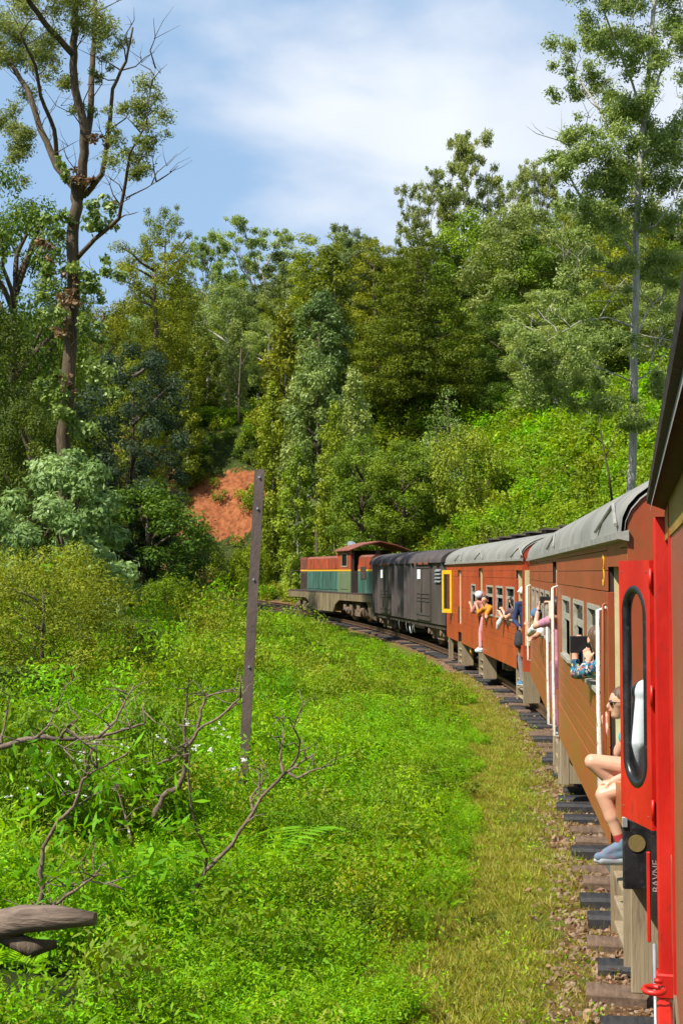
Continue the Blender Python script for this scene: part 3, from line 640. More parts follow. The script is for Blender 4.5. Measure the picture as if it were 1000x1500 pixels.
# ---------------------------------------------------------------- nearest carriage, whose side the camera leans from
L1 = 17.2; H1 = 13.24
fw1 = Vector((math.sin(R_(H1)), math.cos(R_(H1)), 0)); rt1 = Vector((math.cos(R_(H1)), -math.sin(R_(H1)), 0))
end1 = Vector((1.835, 7.3, 0)); ctr1 = end1 - fw1 * (L1 / 2) + rt1 * 1.42
c1 = empty('passenger_coach', Matrix.Translation(ctr1) @ Matrix.Rotation(R_(90 - H1), 4, 'Z'), 'nearest carriage with bright red door post, cut off by the right picture edge', 'train carriage')
X1 = lambda t: L1 / 2 - t             # t measured back from the far end
m = MB(); m.box(X1(L1), X1(1.05), 1.30, 1.355, .62, 2.88); m.obj('side_wall', m_near, c1)
m = MB(); m.box(X1(L1), X1(1.05), 1.30, 1.362, 2.88, 3.06); m.obj('cant_rail_panel', m_ochre, c1)
m = MB(); m.bbox(X1(.13), X1(0), 1.25, 1.425, .40, 3.02, .012); m.obj('corner_post', m_red, c1)
m = MB(); m.box(X1(1.05), X1(.13), 1.10, 1.13, 1.1, 3.0); m.obj('door_recess_panel', m_red, c1)
m = MB(); m.box(X1(1.05), X1(.13), 1.13, 1.36, 2.88, 3.05); m.obj('door_header', m_ochre, c1)
m = MB(); m.box(X1(1.10), X1(1.05), 1.13, 1.368, .62, 3.05); m.obj('door_post', m_red, c1)
m = MB(); m.bbox(X1(1.05), X1(.14), 1.12, 1.352, .58, 1.10, .01); m.obj('door_sill', m_near, c1)
m = MB(); m.box(X1(.05), X1(0) + .02, -1.42, 1.24, .62, 3.0); m.obj('end_wall', m_near, c1)
rows = []
for t_, sc in ((L1, 1), (.35, 1), (.0, .95), (-.16, .80)):
    rows.append([(X1(t_), 1.44 * math.cos(a), 3.06 + .62 * sc * max(0, math.sin(a)) ** .78) for a in np.linspace(0, math.pi, 25)])
m = MB(); m.grid(rows); r1 = m.obj('roof', m_roof, c1)
m = MB(); m.prism([(1.33, 3.06), (1.456, 3.110), (1.462, 3.128), (1.44, 3.14)], 0, X1(L1), X1(-.12)); m.obj('gutter', m_under, r1)
for t in (.9, 2.2, 3.3):
    q = MB(); q.bbox(X1(t) - .16, X1(t) + .16, 1.40, 1.425, 3.15, 3.22, .006); q.obj('gutter_clip', m_silver, r1)
m = MB(); m.box(X1(L1), X1(.1), -1.36, 1.30, .70, 1.05); m.obj('underframe', m_under, c1)
m = MB(); m.bbox(X1(.14), X1(.02), 1.18, 1.44, .28, .42, .01); m.obj('post_foot', m_red, c1)
q = MB(); q.tube([(X1(.42) + .055 * math.cos(a), 1.455 + .055 * math.sin(a), .42) for a in np.linspace(0, 6.283, 17)], .016, 6, cap=False); q.tube([(X1(.42), 1.41, .47), (X1(.42), 1.455, .47)], .014, 6); q.obj('lamp_socket', m_red, c1)
q = MB(); q.bbox(X1(.95), X1(.30), 1.36, 1.44, .06, .34, .012); q.obj('step_bracket', m_red, c1)
q = MB(); q.box(X1(.9), X1(.12), 1.30, 1.345, -.1, .5); q.obj('step_plate', m_steps, c1)
q = MB(); q.bbox(X1(.10), X1(-.02), 1.37, 1.415, .10, .52, .006); q.obj('yellow_strip', m_yel, c1)
q = MB(); q.tube([(X1(-.02), 1.445, .54), (X1(0.2), 1.445, .2), (X1(.8), 1.445, -.2)], .011, 6); q.obj('steel_rod', m_silver, c1)
for t_ in (2.6, L1 - 2.6): bogie(c1, X1(t_))
# the open red door leaf with its long rubber-framed window, hinged at the far corner and swung outwards
hinge = Vector((X1(0.02), 1.43, 0))
def door_leaf():
    th = R_(23)                           # leaf direction measured from the coach's forward axis towards the left
    Wd, z0, z1 = .46, 1.20, 2.77
    cxw, wr_, wz0, wz1 = .235, .155, 1.43, 2.60
    # outline with a capsule hole, built as a grid strip between outer and inner loops
    n = 40; inner = []; outer = []
    for i in range(n):
        a = 2 * math.pi * i / n; ca_, sa_ = math.cos(a), math.sin(a)
        inner.append((cxw + wr_ * ca_, (wz1 - wr_ if sa_ >= 0 else wz0 + wr_) + wr_ * sa_))
        # ray to the rectangle
        cz = (z0 + z1) / 2; dx, dz = inner[-1][0] - Wd / 2, inner[-1][1] - cz
        k = min((Wd / 2) / max(abs(dx), 1e-6), ((z1 - z0) / 2) / max(abs(dz), 1e-6)); outer.append((Wd / 2 + dx * k, cz + dz * k))
    # exact corners
    for cx_, cz_ in ((0, z0), (Wd, z0), (0, z1), (Wd, z1)):
        j = min(range(n), key=lambda q: (outer[q][0] - cx_) ** 2 + (outer[q][1] - cz_) ** 2); outer[j] = (cx_, cz_)
    M = Matrix.Translation(hinge) @ Matrix.Rotation(th, 4, 'Z')
    def to(p, y): return M @ Vector((p[0], y, p[1]))
    m = MB(); m.grid([[to(p, -.02) for p in outer], [to(p, -.02) for p in inner], [to(p, .02) for p in inner], [to(p, .02) for p in outer], [to(p, -.02) for p in outer]], closed=True, smooth=False)
    leaf = m.obj('open_door_leaf', m_red, c1)
    s = MB(); s.tube([to(((p[0] - cxw) * 1.02 + cxw, p[1]), 0) for p in inner] + [to(((inner[0][0] - cxw) * 1.02 + cxw, inner[0][1]), 0)], .030, 8, cap=False); s.obj('rubber_seal', m_black, leaf)
    g = MB(); g.add([to(p, 0) for p in inner], [tuple(range(n))]); g.obj('pane', m_glass_clear, leaf)
    for zz in (1.32, 1.98, 2.66): h = MB(); h.tube([to((-.012, zz - .06), .02), to((-.012, zz + .06), .02)], .009, 8); h.obj('hinge', m_red, leaf)
    for zz in (1.27, 2.70):
        for xx in (.05, .42): h = MB(); h.tube([to((xx, zz), .018), to((xx, zz), .024)], .006, 8); h.obj('rivet', m_rust, leaf)

    return leaf
m_glass_clear = glass('door_glass', (.93, .95, .94), .02, .93)
door_leaf()
m_dullwhite = paint('worn_white_lettering', (.22, .15, .14), (.36, .28, .26), rough=.7, scale=30, bump=0)
# black gangway apron on the next carriage's corner, lettered strip and red edging beyond the near post
q = MB(); q.bbox(X2(0) - .07, X2(0) - .035, 1.18, 1.475, .63, 1.08, .01); gp = q.obj('gangway_apron', m_black, c2)
q = MB(); q.tube([(X2(0) - .0705, 1.385, .93), (X2(0) - .078, 1.385, .93)], .055, 20); q.obj('faded_disc', paint('faded_ochre', (.16, .11, .03), (.22, .15, .05), rough=.8), gp)
q = MB(); q.bbox(X2(0) - .085, X2(0) - .07, 1.44, 1.48, 1.03, 1.10, .006); q.obj('bracket', m_silver, gp)
q = MB(); q.box(X1(-.02), X1(-.04), 1.30, 1.458, .70, 1.16); ns = q.obj('notice_strip', m_black, c1)
tx = text_obj('strip_lettering', 'BAVNE', .060, m_dullwhite, c1, (0, 0, 0), (0, 0, 0))
tx.matrix_local = Matrix.Translation((X1(-.0185), 1.428, .93)) @ Matrix(((0, 0, -1), (0, 1, 0), (1, 0, 0))).to_4x4()
q = MB(); q.bbox(X1(-.045), X1(-.075), 1.462, 1.484, .54, 1.06, .004); q.obj('red_edge_strip', m_red, c1)
# ---------------------------------------------------------------- foliage tools
def unit(v): return v / np.maximum(np.linalg.norm(v, axis=-1, keepdims=True), 1e-9)
def leaves_mesh(name, centres, radii, weights, n, size, mat, aspect=2.2, up=.45, out=.7, jit=.75, shell=.45, droop=0.0, seed=0, fold=.0, tonevar=.45, tj=.5):
    """n leaf faces spread through ellipsoidal clumps"""
    g = np.random.default_rng(seed); centres = np.asarray(centres, float); radii = np.asarray(radii, float)
    if radii.ndim == 1: radii = np.repeat(radii[:, None], 3, 1)
    w = np.asarray(weights, float); w = w / w.sum(); ci = g.choice(len(centres), n, p=w)
    u = unit(g.normal(size=(n, 3))); rr = g.random(n) ** shell
    # lumpy clump surface
    lump = 1 + .22 * np.sin(u[:, 0] * 5 + ci * 1.3) * np.sin(u[:, 1] * 6 + ci * .7) + .15 * np.sin(u[:, 2] * 9 + ci)
    pos = centres[ci] + u * radii[ci] * (rr * lump)[:, None]
    nrm = unit(u * out + np.array([0, 0, up]) + g.normal(size=(n, 3)) * jit)
    t = unit(np.cross(nrm, g.normal(size=(n, 3)))); t[:, 2] -= droop; t = unit(t - nrm * (t * nrm).sum(1, keepdims=True))
    b = np.cross(nrm, t)
    ln = size * (.65 + .7 * g.random(n)); wd = ln / aspect
    V = np.empty((n, 4, 3)); V[:, 0] = pos - t * ln[:, None] * .5; V[:, 2] = pos + t * ln[:, None] * .5
    V[:, 1] = pos + b * wd[:, None] * .5 + nrm * (fold * wd)[:, None]; V[:, 3] = pos - b * wd[:, None] * .5 + nrm * (fold * wd)[:, None]
    me = numpy_mesh(name, V.reshape(-1, 3), np.arange(4 * n).reshape(n, 4), mat, False)
    ct = g.random(len(centres)); tone = np.clip(.5 + tonevar * (ct[ci] - .5) + tj * (g.random(n) - .5), 0, 1)
    at = me.attributes.new('tone', 'FLOAT', 'POINT'); at.data.foreach_set('value', np.repeat(tone, 4).astype(np.float32))
    return me
def wobble(p0, p1, n, amp, r):
    p0, p1 = Vector(p0), Vector(p1); L = (p1 - p0).length
    pts = [p0.lerp(p1, i / (n - 1)) for i in range(n)]
    for i in range(1, n - 1): pts[i] = pts[i] + Vector((r.uniform(-1, 1), r.uniform(-1, 1), r.uniform(-.4, .4))) * amp * L
    return pts
def limb(mb, p0, p1, r0, r1, r, n=5, amp=.06, sides=6):
    mb.tube(wobble(p0, p1, n, amp, r), [r0 + (r1 - r0) * i / (n - 1) for i in range(n)], sides)

m_bark = paint('bark_brown', (.055, .038, .024), (.13, .09, .055), (.20, .16, .11), rough=.95, scale=3, stretch=(3, 3, .5), bump=.7, bscale=12)
m_bark_pale = paint('bark_pale_gum', (.32, .29, .24), (.52, .49, .42), (.20, .16, .11), rough=.8, scale=2.2, stretch=(3, 3, .45), bump=.4, bscale=8, spots=(.5, .68))
m_bark_peel = paint('bark_peeling_eucalyptus', (.050, .036, .018), (.115, .078, .040), (.24, .15, .085), rough=.95, scale=1.9, stretch=(4, 4, .3), bump=1.0, bscale=9, spots=(.55, .66))
m_log = paint('log_bark', (.10, .068, .048), (.23, .165, .12), (.055, .034, .024), rough=.95, scale=4, stretch=(.5, 4, 4), bump=.8, bscale=10)
m_dead = paint('dead_wood', (.11, .073, .050), (.24, .17, .122), (.06, .037, .026), rough=.9, scale=8, stretch=(1, 1, 1), bump=.6, bscale=26)
G = dict(
    deep=leafmat('leaf_deep', [(.036, .066, .009), (.080, .128, .013), (.150, .205, .022)], .28, spec=.15),
    mid=leafmat('leaf_mid', [(.074, .118, .011), (.155, .215, .017), (.260, .315, .028)], .26, spec=.15),
    olive=leafmat('leaf_olive', [(.092, .115, .008), (.175, .205, .012), (.275, .300, .022)], .24, spec=.12),
    conif=leafmat('leaf_conifer', [(.044, .070, .006), (.092, .128, .010), (.172, .206, .017)], .26, var=.08, spec=.1),
    gum=leafmat('leaf_gum', [(.105, .140, .025), (.185, .232, .046), (.30, .34, .095)], .30, rough=.45, spec=.3),
    gumlight=leafmat('leaf_gum_light', [(.13, .165, .035), (.225, .275, .062), (.36, .40, .12)], .34, rough=.45, spec=.3, var=.03),
    pale=leafmat('leaf_pale', [(.11, .17, .045), (.22, .31, .085), (.36, .45, .16)], .30, rough=.45, spec=.25, var=.05),
    blue=leafmat('leaf_bluegreen', [(.060, .108, .020), (.118, .186, .036), (.205, .275, .070)], .24, rough=.45, spec=.3),
    dark=leafmat('leaf_darkdroop', [(.020, .040, .017), (.042, .070, .030), (.078, .112, .050)], .18, var=.05, spec=.15),
    lime=leafmat('leaf_lime', [(.092, .212, .004), (.200, .400, .006), (.350, .560, .015)], .40, var=.24, spec=.15),
    scrub=leafmat('leaf_scrub', [(.095, .165, .009), (.185, .285, .014), (.300, .400, .028)], .38, var=.2, spec=.12),
    far=leafmat('leaf_far', [(.055, .080, .026), (.105, .140, .042), (.180, .215, .075)], .26, var=.25, spec=.15),
    brown=leafmat('leaf_dead', [(.12, .06, .03), (.24, .13, .07), (.36, .22, .13)], .2),
    grass=leafmat('leaf_grass', [(.21, .23, .018), (.34, .335, .04), (.50, .44, .12)], .38, var=.22, spec=.1),
    white=leafmat('petal_white', [(.55, .58, .40), (.75, .76, .62), (.85, .85, .76)], .25, var=.05),
)
# each maker returns (trunk mesh, crown mesh, height, crown radius)
def T_broad(seed, mat, H=14, cr=5.0, lift=.30, n=14000, leaf=.34, nc=34, rz=None, bark=None, clump=(.22, .34), aspect=2.0):
    r = random.Random(seed); c = []; rad = []
    zc = H * (1 + lift) / 2; hz = H * (1 - lift) / 2
    mb = MB(); mb.tube(wobble((0, 0, -1.2), (0, 0, H * .8), 7, .015, r), [H * .022 * (1 - .12 * i) for i in range(7)], 8)
    for i in range(nc):
        z = -1 + 2 * (i + .5) / nc; a = i * 2.39996 + r.uniform(-.3, .3); q = math.sqrt(1 - z * z); k = r.uniform(.55, .92)
        p = (cr * q * math.cos(a) * k, cr * q * math.sin(a) * k, zc + hz * z * r.uniform(.75, .95)); s = r.uniform(*clump) * cr
        c.append(p); rad.append((s, s, s * .72))
        if i % 3 == 0: limb(mb, (0, 0, max(H * .25, p[2] - cr * .55)), p, H * .009, H * .003, r, 4, .06, 5)
    w = [x[0] ** 2 for x in rad]
    return mb.mesh('trunk', bark or m_bark), leaves_mesh('crown', c, rad, w, n, leaf, mat, aspect=aspect, up=.55, out=.95, jit=.5, shell=.28, seed=seed, tonevar=.6), H, cr
def T_wattle(seed, mat, H=16, cr=5.2, n=30000, leaf=.26, lift=.12):
    """billowing rounded lobes stacked into a tall dome"""
    r = random.Random(seed); c = []; rad = []; mb = MB(); mb.tube(wobble((0, 0, -1.5), (0, 0, H * .85), 7, .012, r), [H * .024 * (1 - .13 * i) for i in range(7)], 8)
    for i in range(100):
        f = (i + .5) / 100; z = H * (lift + (1 - lift) * f); prof_ = math.sin(math.pi * min(1, .18 + .80 * (1 - f) ** .75)) ** .8
        a = i * 2.39996; k = cr * prof_ * r.uniform(.35, .9); s = cr * r.uniform(.16, .34) * (1 - .35 * f)
        c.append((k * math.cos(a), k * math.sin(a), z - s * .5)); rad.append((s, s, s * .62))
        if i % 8 == 0: limb(mb, (0, 0, max(.1, z - k * .8)), c[-1], H * .008, H * .003, r, 4, .05, 5)
    return mb.mesh('trunk', m_bark), leaves_mesh('crown', c, rad, [x[0] ** 2 for x in rad], n, leaf, mat, aspect=2.6, up=.7, out=1.0, jit=.42, shell=.22, seed=seed, tonevar=.55), H, cr
def T_conifer(seed, mat, H=17, cr=5.6, n=52000, leaf=.22):
    r = random.Random(seed); c = []; rad = []; mb = MB(); mb.tube([(0, 0, -2), (0.05, 0, H * .3), (0, .08, H * .6), (0, 0, H * .95)], [H * .022, H * .018, H * .011, H * .003], 9)
    lv = 19
    for i in range(lv):
        f = i / (lv - 1); z = H * (.17 + .80 * f); R0 = cr * (1 - f) ** .62 * (.62 + .38 * min(1, f * 4 + .35)) + .25
        m = max(4, int(13 * (1 - f) + 3))
        for k in range(m):
            a = 2 * math.pi * (k + r.random() * .7) / m + i * .8; q = R0 * r.uniform(.62, 1.0); s = r.uniform(.55, 1.15) * (1 - .45 * f)
            c.append((q * math.cos(a), q * math.sin(a), z - q * .10 + r.uniform(-.3, .3))); rad.append((s * 1.25, s * 1.25, s * .52))
            if k % 2 == 0 and f < .7: limb(mb, (0, 0, z - q * .15), c[-1], .055, .02, r, 3, .03, 4)
        c.append((0, 0, z)); rad.append((R0 * .5, R0 * .5, .7))
    w = [x[0] ** 2 * (1.0 if i % 7 else .8) for i, x in enumerate(rad)]
    return mb.mesh('trunk', m_bark), leaves_mesh('crown', c, rad, w, n, leaf, mat, aspect=2.4, up=.75, out=.9, jit=.42, shell=.25, seed=seed, tonevar=.5), H, cr
def T_gum(seed, mat, H=18, cr=4.4, n=9000, leaf=.36, bark=None, nc=20, lift=.48, umb=False):
    """open-crowned eucalyptus: visible limbs with separate leafy heads"""
    r = random.Random(seed); mb = MB(); c = []; rad = []
    tr = wobble((0, 0, -1.5), (r.uniform(-.5, .5), r.uniform(-.5, .5), H * .72), 8, .015, r); mb.tube(tr, [H * .014 * (1 - .09 * i) for i in range(8)], 8)
    for i in range(nc):
        f = (i + .5) / nc; a = i * 2.39996 + r.uniform(-.5, .5)
        z = H * (lift + (1 - lift) * (f ** .8)); k = cr * (math.sin(math.pi * (.22 + .66 * f)) if not umb else .35 + .65 * math.sin(math.pi * (.1 + .6 * f))) * r.uniform(.45, 1.0)
        p = Vector((k * math.cos(a), k * math.sin(a), z)); st = Vector((0, 0, max(H * .3, z - k * .9 - H * .08))); st.x = tr[min(7, int(st.z / (H * .72) * 7))].x; st.y = tr[min(7, int(st.z / (H * .72) * 7))].y
        pts = wobble(st, p, 5, .06, r); mb.tube(pts, [H * .0055, H * .0045, H * .0035, H * .0025, H * .0012], 5)
        for q in range(r.choice((5, 6, 7, 8))):
            o = Vector((r.uniform(-1, 1), r.uniform(-1, 1), r.uniform(-.5, .5))) * cr * .34; s = cr * r.uniform(.09, .20)
            limb(mb, pts[3], p + o, .022, .008, r, 3, .05, 4); c.append(p + o); rad.append((s, s, s * .6))
    return mb.mesh('trunk', bark or m_bark_pale), leaves_mesh('crown', c, rad, [x[0] ** 1.7 for x in rad], n, leaf, mat, aspect=2.8, up=.3, out=.5, jit=.9, shell=.6, droop=.4, seed=seed, tonevar=.6), H, cr
def T_column(seed, mat, H=11, cr=1.9, n=9000, leaf=.26, pw=1.0):
    r = random.Random(seed); c = []; rad = []; mb = MB(); mb.tube(wobble((0, 0, -1.2), (0, 0, H * .96), 8, .008, r), [.10 * (1 - .12 * i) for i in range(8)], 6)
    for i in range(40):
        f = (i + .5) / 40; z = H * (.06 + .92 * f); k = cr * (math.sin(math.pi * (.12 + .85 * f)) ** .9) * r.uniform(.35, .85) * (1 - .25 * f) * pw; a = i * 2.39996; s = cr * r.uniform(.24, .50) * (1 - .35 * f)
        c.append((k * math.cos(a), k * math.sin(a), z)); rad.append((s, s, s * .95)); limb(mb, (0, 0, z - k * .8), c[-1], .022, .008, r, 3, .04, 4)
    return mb.mesh('trunk', m_bark_pale), leaves_mesh('crown', c, rad, [x[0] ** 2 for x in rad], n, leaf, mat, aspect=2.2, up=.45, out=.85, jit=.6, shell=.35, droop=.25, seed=seed, tonevar=.6), H, cr
KINDS = {}
def kind(name, fn, *a, **k): KINDS[name] = fn(*a, **k)
kind('broad_deep', T_broad, 1, G['deep'], H=18, cr=4.7, lift=.16, nc=52, n=24000, leaf=.27)
kind('tall_deep', T_broad, 31, G['deep'], H=26, cr=6.0, lift=.12, n=42000, leaf=.26, nc=80, clump=(.2, .32))
kind('broad_mid', T_broad, 2, G['mid'], H=18, cr=4.7, lift=.16, nc=52, n=24000, leaf=.27)
kind('broad_olive', T_broad, 3, G['olive'], H=17, cr=4.7, lift=.14, n=24000, leaf=.26, nc=54)
kind('broad_gum', T_broad, 4, G['gum'], H=18, cr=4.7, lift=.22, n=20000, leaf=.32, nc=50, aspect=2.8, clump=(.19, .29), bark=m_bark_pale)
kind('wattle', T_wattle, 5, G['olive'], H=19, cr=4.9, n=36000, leaf=.24)
kind('wattle_b', T_wattle, 6, G['olive'], H=18, cr=4.6, n=34000, leaf=.24, lift=.05)
kind('conifer', T_conifer, 7, G['conif'])
kind('gum_a', T_gum, 8, G['gum'], n=24000, leaf=.27); kind('gum_b', T_gum, 9, G['gum'], umb=True, n=24000, leaf=.27); kind('gum_c', T_gum, 10, G['far'], umb=True, lift=.55, n=20000, leaf=.30)
kind('column_a', T_column, 11, G['mid'], n=12000, leaf=.22); kind('column_b', T_column, 12, G['gum'], n=11000, leaf=.24, cr=2.1); kind('column_blue', T_column, 13, G['blue'], H=9, cr=2.4, n=12000, leaf=.28); kind('column_olive', T_column, 17, G['olive'], n=12000, leaf=.22, cr=2.0)
kind('broad_blue', T_broad, 33, G['blue'], H=14, cr=3.0, lift=.12, n=16000, leaf=.27, nc=44, clump=(.26, .40))
kind('pale', T_broad, 14, G['pale'], H=10.5, cr=4.1, lift=.04, n=24000, leaf=.27, nc=46, aspect=2.1, clump=(.17, .25))
kind('droop', T_wattle, 15, G['dark'], H=15, cr=4.0, n=44000, leaf=.20, lift=.02)
kind('olive_low', T_wattle, 16, G['olive'], H=9, cr=5.0, n=44000, leaf=.16, lift=.03)
kind('shrub', T_broad, 18, G['mid'], H=4.5, cr=2.4, lift=.0, n=12000, leaf=.15, nc=30, clump=(.26, .38))
kind('shrub_deep', T_broad, 19, G['deep'], H=5, cr=2.6, lift=.0, n=12000, leaf=.17, nc=30, clump=(.26, .38))
kind('shrub_lime', T_broad, 20, G['scrub'], H=3, cr=1.9, lift=.0, n=9000, leaf=.13, nc=26, clump=(.26, .38))
kind('blue_pine', T_conifer, 21, G['blue'], H=6, cr=2.2, n=9000, leaf=.15)

def tree(k, px, ytop, Z, wpx=None, name='forest_tree', label=None, cat='tree', group=None, rot=None, sink=0.0, rely=None):
    """stand a tree of kind k where the photograph shows its crown: px, top pixel, depth, crown width in pixels"""
    tm, cm, H, cr = KINDS[k]; p = P(px, ytop, Z); zb = float(terrain(p.x, p.y)) - sink
    h = max(1.5, p.z - zb); sz = h / H; sw = (wpx * Z / F_PX) / (2 * cr) if wpx else sz
    e = empty(name, None, label, cat, group); e.location = (p.x, p.y, zb); e.rotation_euler = (0, 0, rot if rot is not None else random.uniform(0, 6.28)); e.scale = (sw, sw, sz)
    link('trunk', tm, e); link('crown', cm, e); return e

# ---------------------------------------------------------------- scattered plants (stuff), instanced by geometry nodes
def proto(name, me): return bpy.data.objects.new(name, me)
def scatter(name, pts, rots, scl, idx, protos, label):
    me = bpy.data.meshes.new(name); n = len(pts); me.vertices.add(n); me.vertices.foreach_set('co', np.asarray(pts, np.float32).ravel())
    for nm, ty, key, arr in (('rot', 'FLOAT_VECTOR', 'vector', rots), ('scl', 'FLOAT_VECTOR', 'vector', scl), ('idx', 'INT', 'value', idx)):
        a = me.attributes.new(nm, ty, 'POINT'); a.data.foreach_set(key, np.asarray(arr, np.int32 if ty == 'INT' else np.float32).ravel())
    o = link(name, me); tag(o, label, kind='stuff')
    cl = bpy.data.collections.new(name + '_kinds')
    for i, p in enumerate(protos): p.name = f'{name}_kind_{i:02d}'; cl.objects.link(p)
    ng = bpy.data.node_groups.new(name, 'GeometryNodeTree'); ng.interface.new_socket('Geometry', in_out='INPUT', socket_type='NodeSocketGeometry'); ng.interface.new_socket('Geometry', in_out='OUTPUT', socket_type='NodeSocketGeometry')
    gi = N(ng, 'NodeGroupInput'); go = N(ng, 'NodeGroupOutput'); ip = N(ng, 'GeometryNodeInstanceOnPoints'); ci = N(ng, 'GeometryNodeCollectionInfo')
    ci.inputs[0].default_value = cl; ci.inputs['Separate Children'].default_value = True; ci.inputs['Reset Children'].default_value = True
    mp_ = N(ng, 'GeometryNodeMeshToPoints')
    def attr(nm, ty):
        a = N(ng, 'GeometryNodeInputNamedAttribute', data_type=ty); a.inputs[0].default_value = nm; return a.outputs[0]
    ng.links.new(gi.outputs[0], mp_.inputs[0]); ng.links.new(mp_.outputs[0], ip.inputs['Points']); ng.links.new(ci.outputs[0], ip.inputs['Instance']); ip.inputs['Pick Instance'].default_value = True
    ng.links.new(attr('idx', 'INT'), ip.inputs['Instance Index']); ng.links.new(attr('rot', 'FLOAT_VECTOR'), ip.inputs['Rotation']); ng.links.new(attr('scl', 'FLOAT_VECTOR'), ip.inputs['Scale'])
    ng.links.new(ip.outputs[0], go.inputs[0]); md = o.modifiers.new('scatter', 'NODES'); md.node_group = ng
    return o
def sample_region(n, xr, yr, fn, seed):
    g = np.random.default_rng(seed); x = g.uniform(*xr, n); y = g.uniform(*yr, n); keep = g.random(n) < fn(x, y); x, y = x[keep], y[keep]
    return x, y, terrain(x, y), g
def visible(x, y, margin=1.06): return (np.abs(x / np.maximum(y, .1)) < .275 * margin) & (y > 5)
def herb(seed, mat, h=.55, n=70, leaf=.11, sp=.30, aspect=1.9, st=7):
    g = np.random.default_rng(seed); c = []; rad = []
    for i in range(st):
        a = g.uniform(0, 6.28); q = sp * math.sqrt(g.random())
        for k in range(3): f = .35 + .32 * k; c.append((q * math.cos(a) * f, q * math.sin(a) * f, h * f * g.uniform(.75, 1.15))); rad.append((.11, .11, .10))
    return leaves_mesh('herb', c, rad, np.ones(len(c)), n, leaf, mat, aspect=aspect, up=.9, out=.35, jit=.6, shell=.6, droop=.3, seed=seed, tonevar=.5, tj=.25)
def fern(seed, mat, fr=9, ln=.62, nl=15):
    g = np.random.default_rng(seed); Q = []
    for k in range(fr):
        a = 6.283 * k / fr + g.uniform(-.3, .3); d = np.array([math.cos(a), math.sin(a), 0]); sd_ = np.array([-math.sin(a), math.cos(a), 0]); L = ln * g.uniform(.7, 1.1); el = g.uniform(.6, 1.1)
        for i in range(nl):
            t = (i + 1) / nl; c = d * L * t * .8 + np.array([0, 0, L * (el * t - .75 * t * t)]); w = L * .26 * math.sin(math.pi * (.12 + .85 * t)) + .01
            for s in (-1, 1):
                tip = c + sd_ * s * w + d * w * .35 + np.array([0, 0, -.12 * w]); m_ = (c + tip) / 2; ww = d * L / nl * .55
                Q.append([c - ww * .5, m_ - ww * .6, tip, m_ + ww * .6])
    Q = np.array(Q); n = len(Q); me = numpy_mesh('fern', Q.reshape(-1, 3), np.arange(4 * n).reshape(n, 4), mat, False)
    at = me.attributes.new('tone', 'FLOAT', 'POINT'); at.data.foreach_set('value', np.repeat(.35 + .4 * g.random(n), 4).astype(np.float32)); return me
def blades(seed, mat, h=.3, n=26, sp=.12, w=.010, lean=.5):
    g = np.random.default_rng(seed); V = np.empty((n, 4, 3))
    a = g.uniform(0, 6.28, n); q = sp * np.sqrt(g.random(n)); b = np.stack([q * np.cos(a), q * np.sin(a), np.zeros(n)], 1)
    d = unit(np.stack([np.cos(a) * lean * g.random(n), np.sin(a) * lean * g.random(n), np.ones(n)], 1)); hh = h * g.uniform(.5, 1.1, n)
    sidev = np.stack([-np.sin(a + g.normal(size=n)), np.cos(a), np.zeros(n)], 1) * w
    V[:, 0] = b - sidev; V[:, 1] = b + sidev; V[:, 2] = b + d * hh[:, None] + sidev * .2 + np.stack([np.cos(a), np.sin(a), -.3 * np.ones(n)], 1) * (hh * lean * .35)[:, None]; V[:, 3] = b * .45 + V[:, 2] * .55 - sidev * .9 + np.array([0, 0, 1.0]) * (hh * .05)[:, None]; V[:, 1] = b + sidev * .9
    me = numpy_mesh('grass', V.reshape(-1, 3), np.arange(4 * n).reshape(n, 4), mat, False)
    at = me.attributes.new('tone', 'FLOAT', 'POINT'); at.data.foreach_set('value', np.repeat(g.random(n), 4).astype(np.float32)); return me
def rots(g, n, tilt=.15): return np.stack([g.normal(0, tilt, n), g.normal(0, tilt, n), g.uniform(0, 6.28, n)], 1)
# ---------------------------------------------------------------- herbs, grass, scrub
def in_herb(x, y):
    d = -dist_track(x, y); edge = 2.45 + .35 * sn(x, y, 1.1, 8) + .25 * sn(x, y, .45, 3)
    return visible(x, y, 1.12) & (d > edge) & (d < 22) & ~((x < -1.6) & (y > 7.4) & (y < 9.25))      # the fallen log lies clear
# near herbs: finer, dense
x, y, z, g = sample_region(60000, (-6, 8), (6.5, 24), lambda x, y: in_herb(x, y) * 1.0, 21)
dd = -dist_track(x, y); n = len(x); hs = (.42 + .36 * smooth(2.4, 5, dd)) * g.uniform(.6, 1.3, n) * (1 + .42 * sn(x, y, 1.1, 6)) * (.8 + .55 * smooth(-.3, .7, sn(x, y, 2.3, 19)) * smooth(2.8, 4.5, dd))
protos = [proto('h', herb(s, G['lime'], h=h_, n=n_, leaf=l_, sp=.26, aspect=a_)) for s, h_, n_, l_, a_ in ((1, .46, 200, .052, 2.4), (2, .54, 180, .060, 2.8), (3, .42, 220, .046, 2.0), (4, .66, 130, .085, 4.2), (5, .5, 240, .040, 2.3))] + [proto('h', fern(3, G['lime']))]
keep = g.random(n) < np.clip(.62 + .55 * sn(x, y, .8, 12), .2, 1); x, y, z, hs = x[keep], y[keep], z[keep], hs[keep]; n = len(x)
scatter('herb_carpet', np.stack([x, y, z - .03], 1), rots(g, n), np.stack([hs, hs, hs * g.uniform(.85, 1.2, n)], 1), g.choice(6, n, p=[.22, .17, .19, .10, .17, .15]), protos, 'bright green leafy herbs covering the bank left of the line')
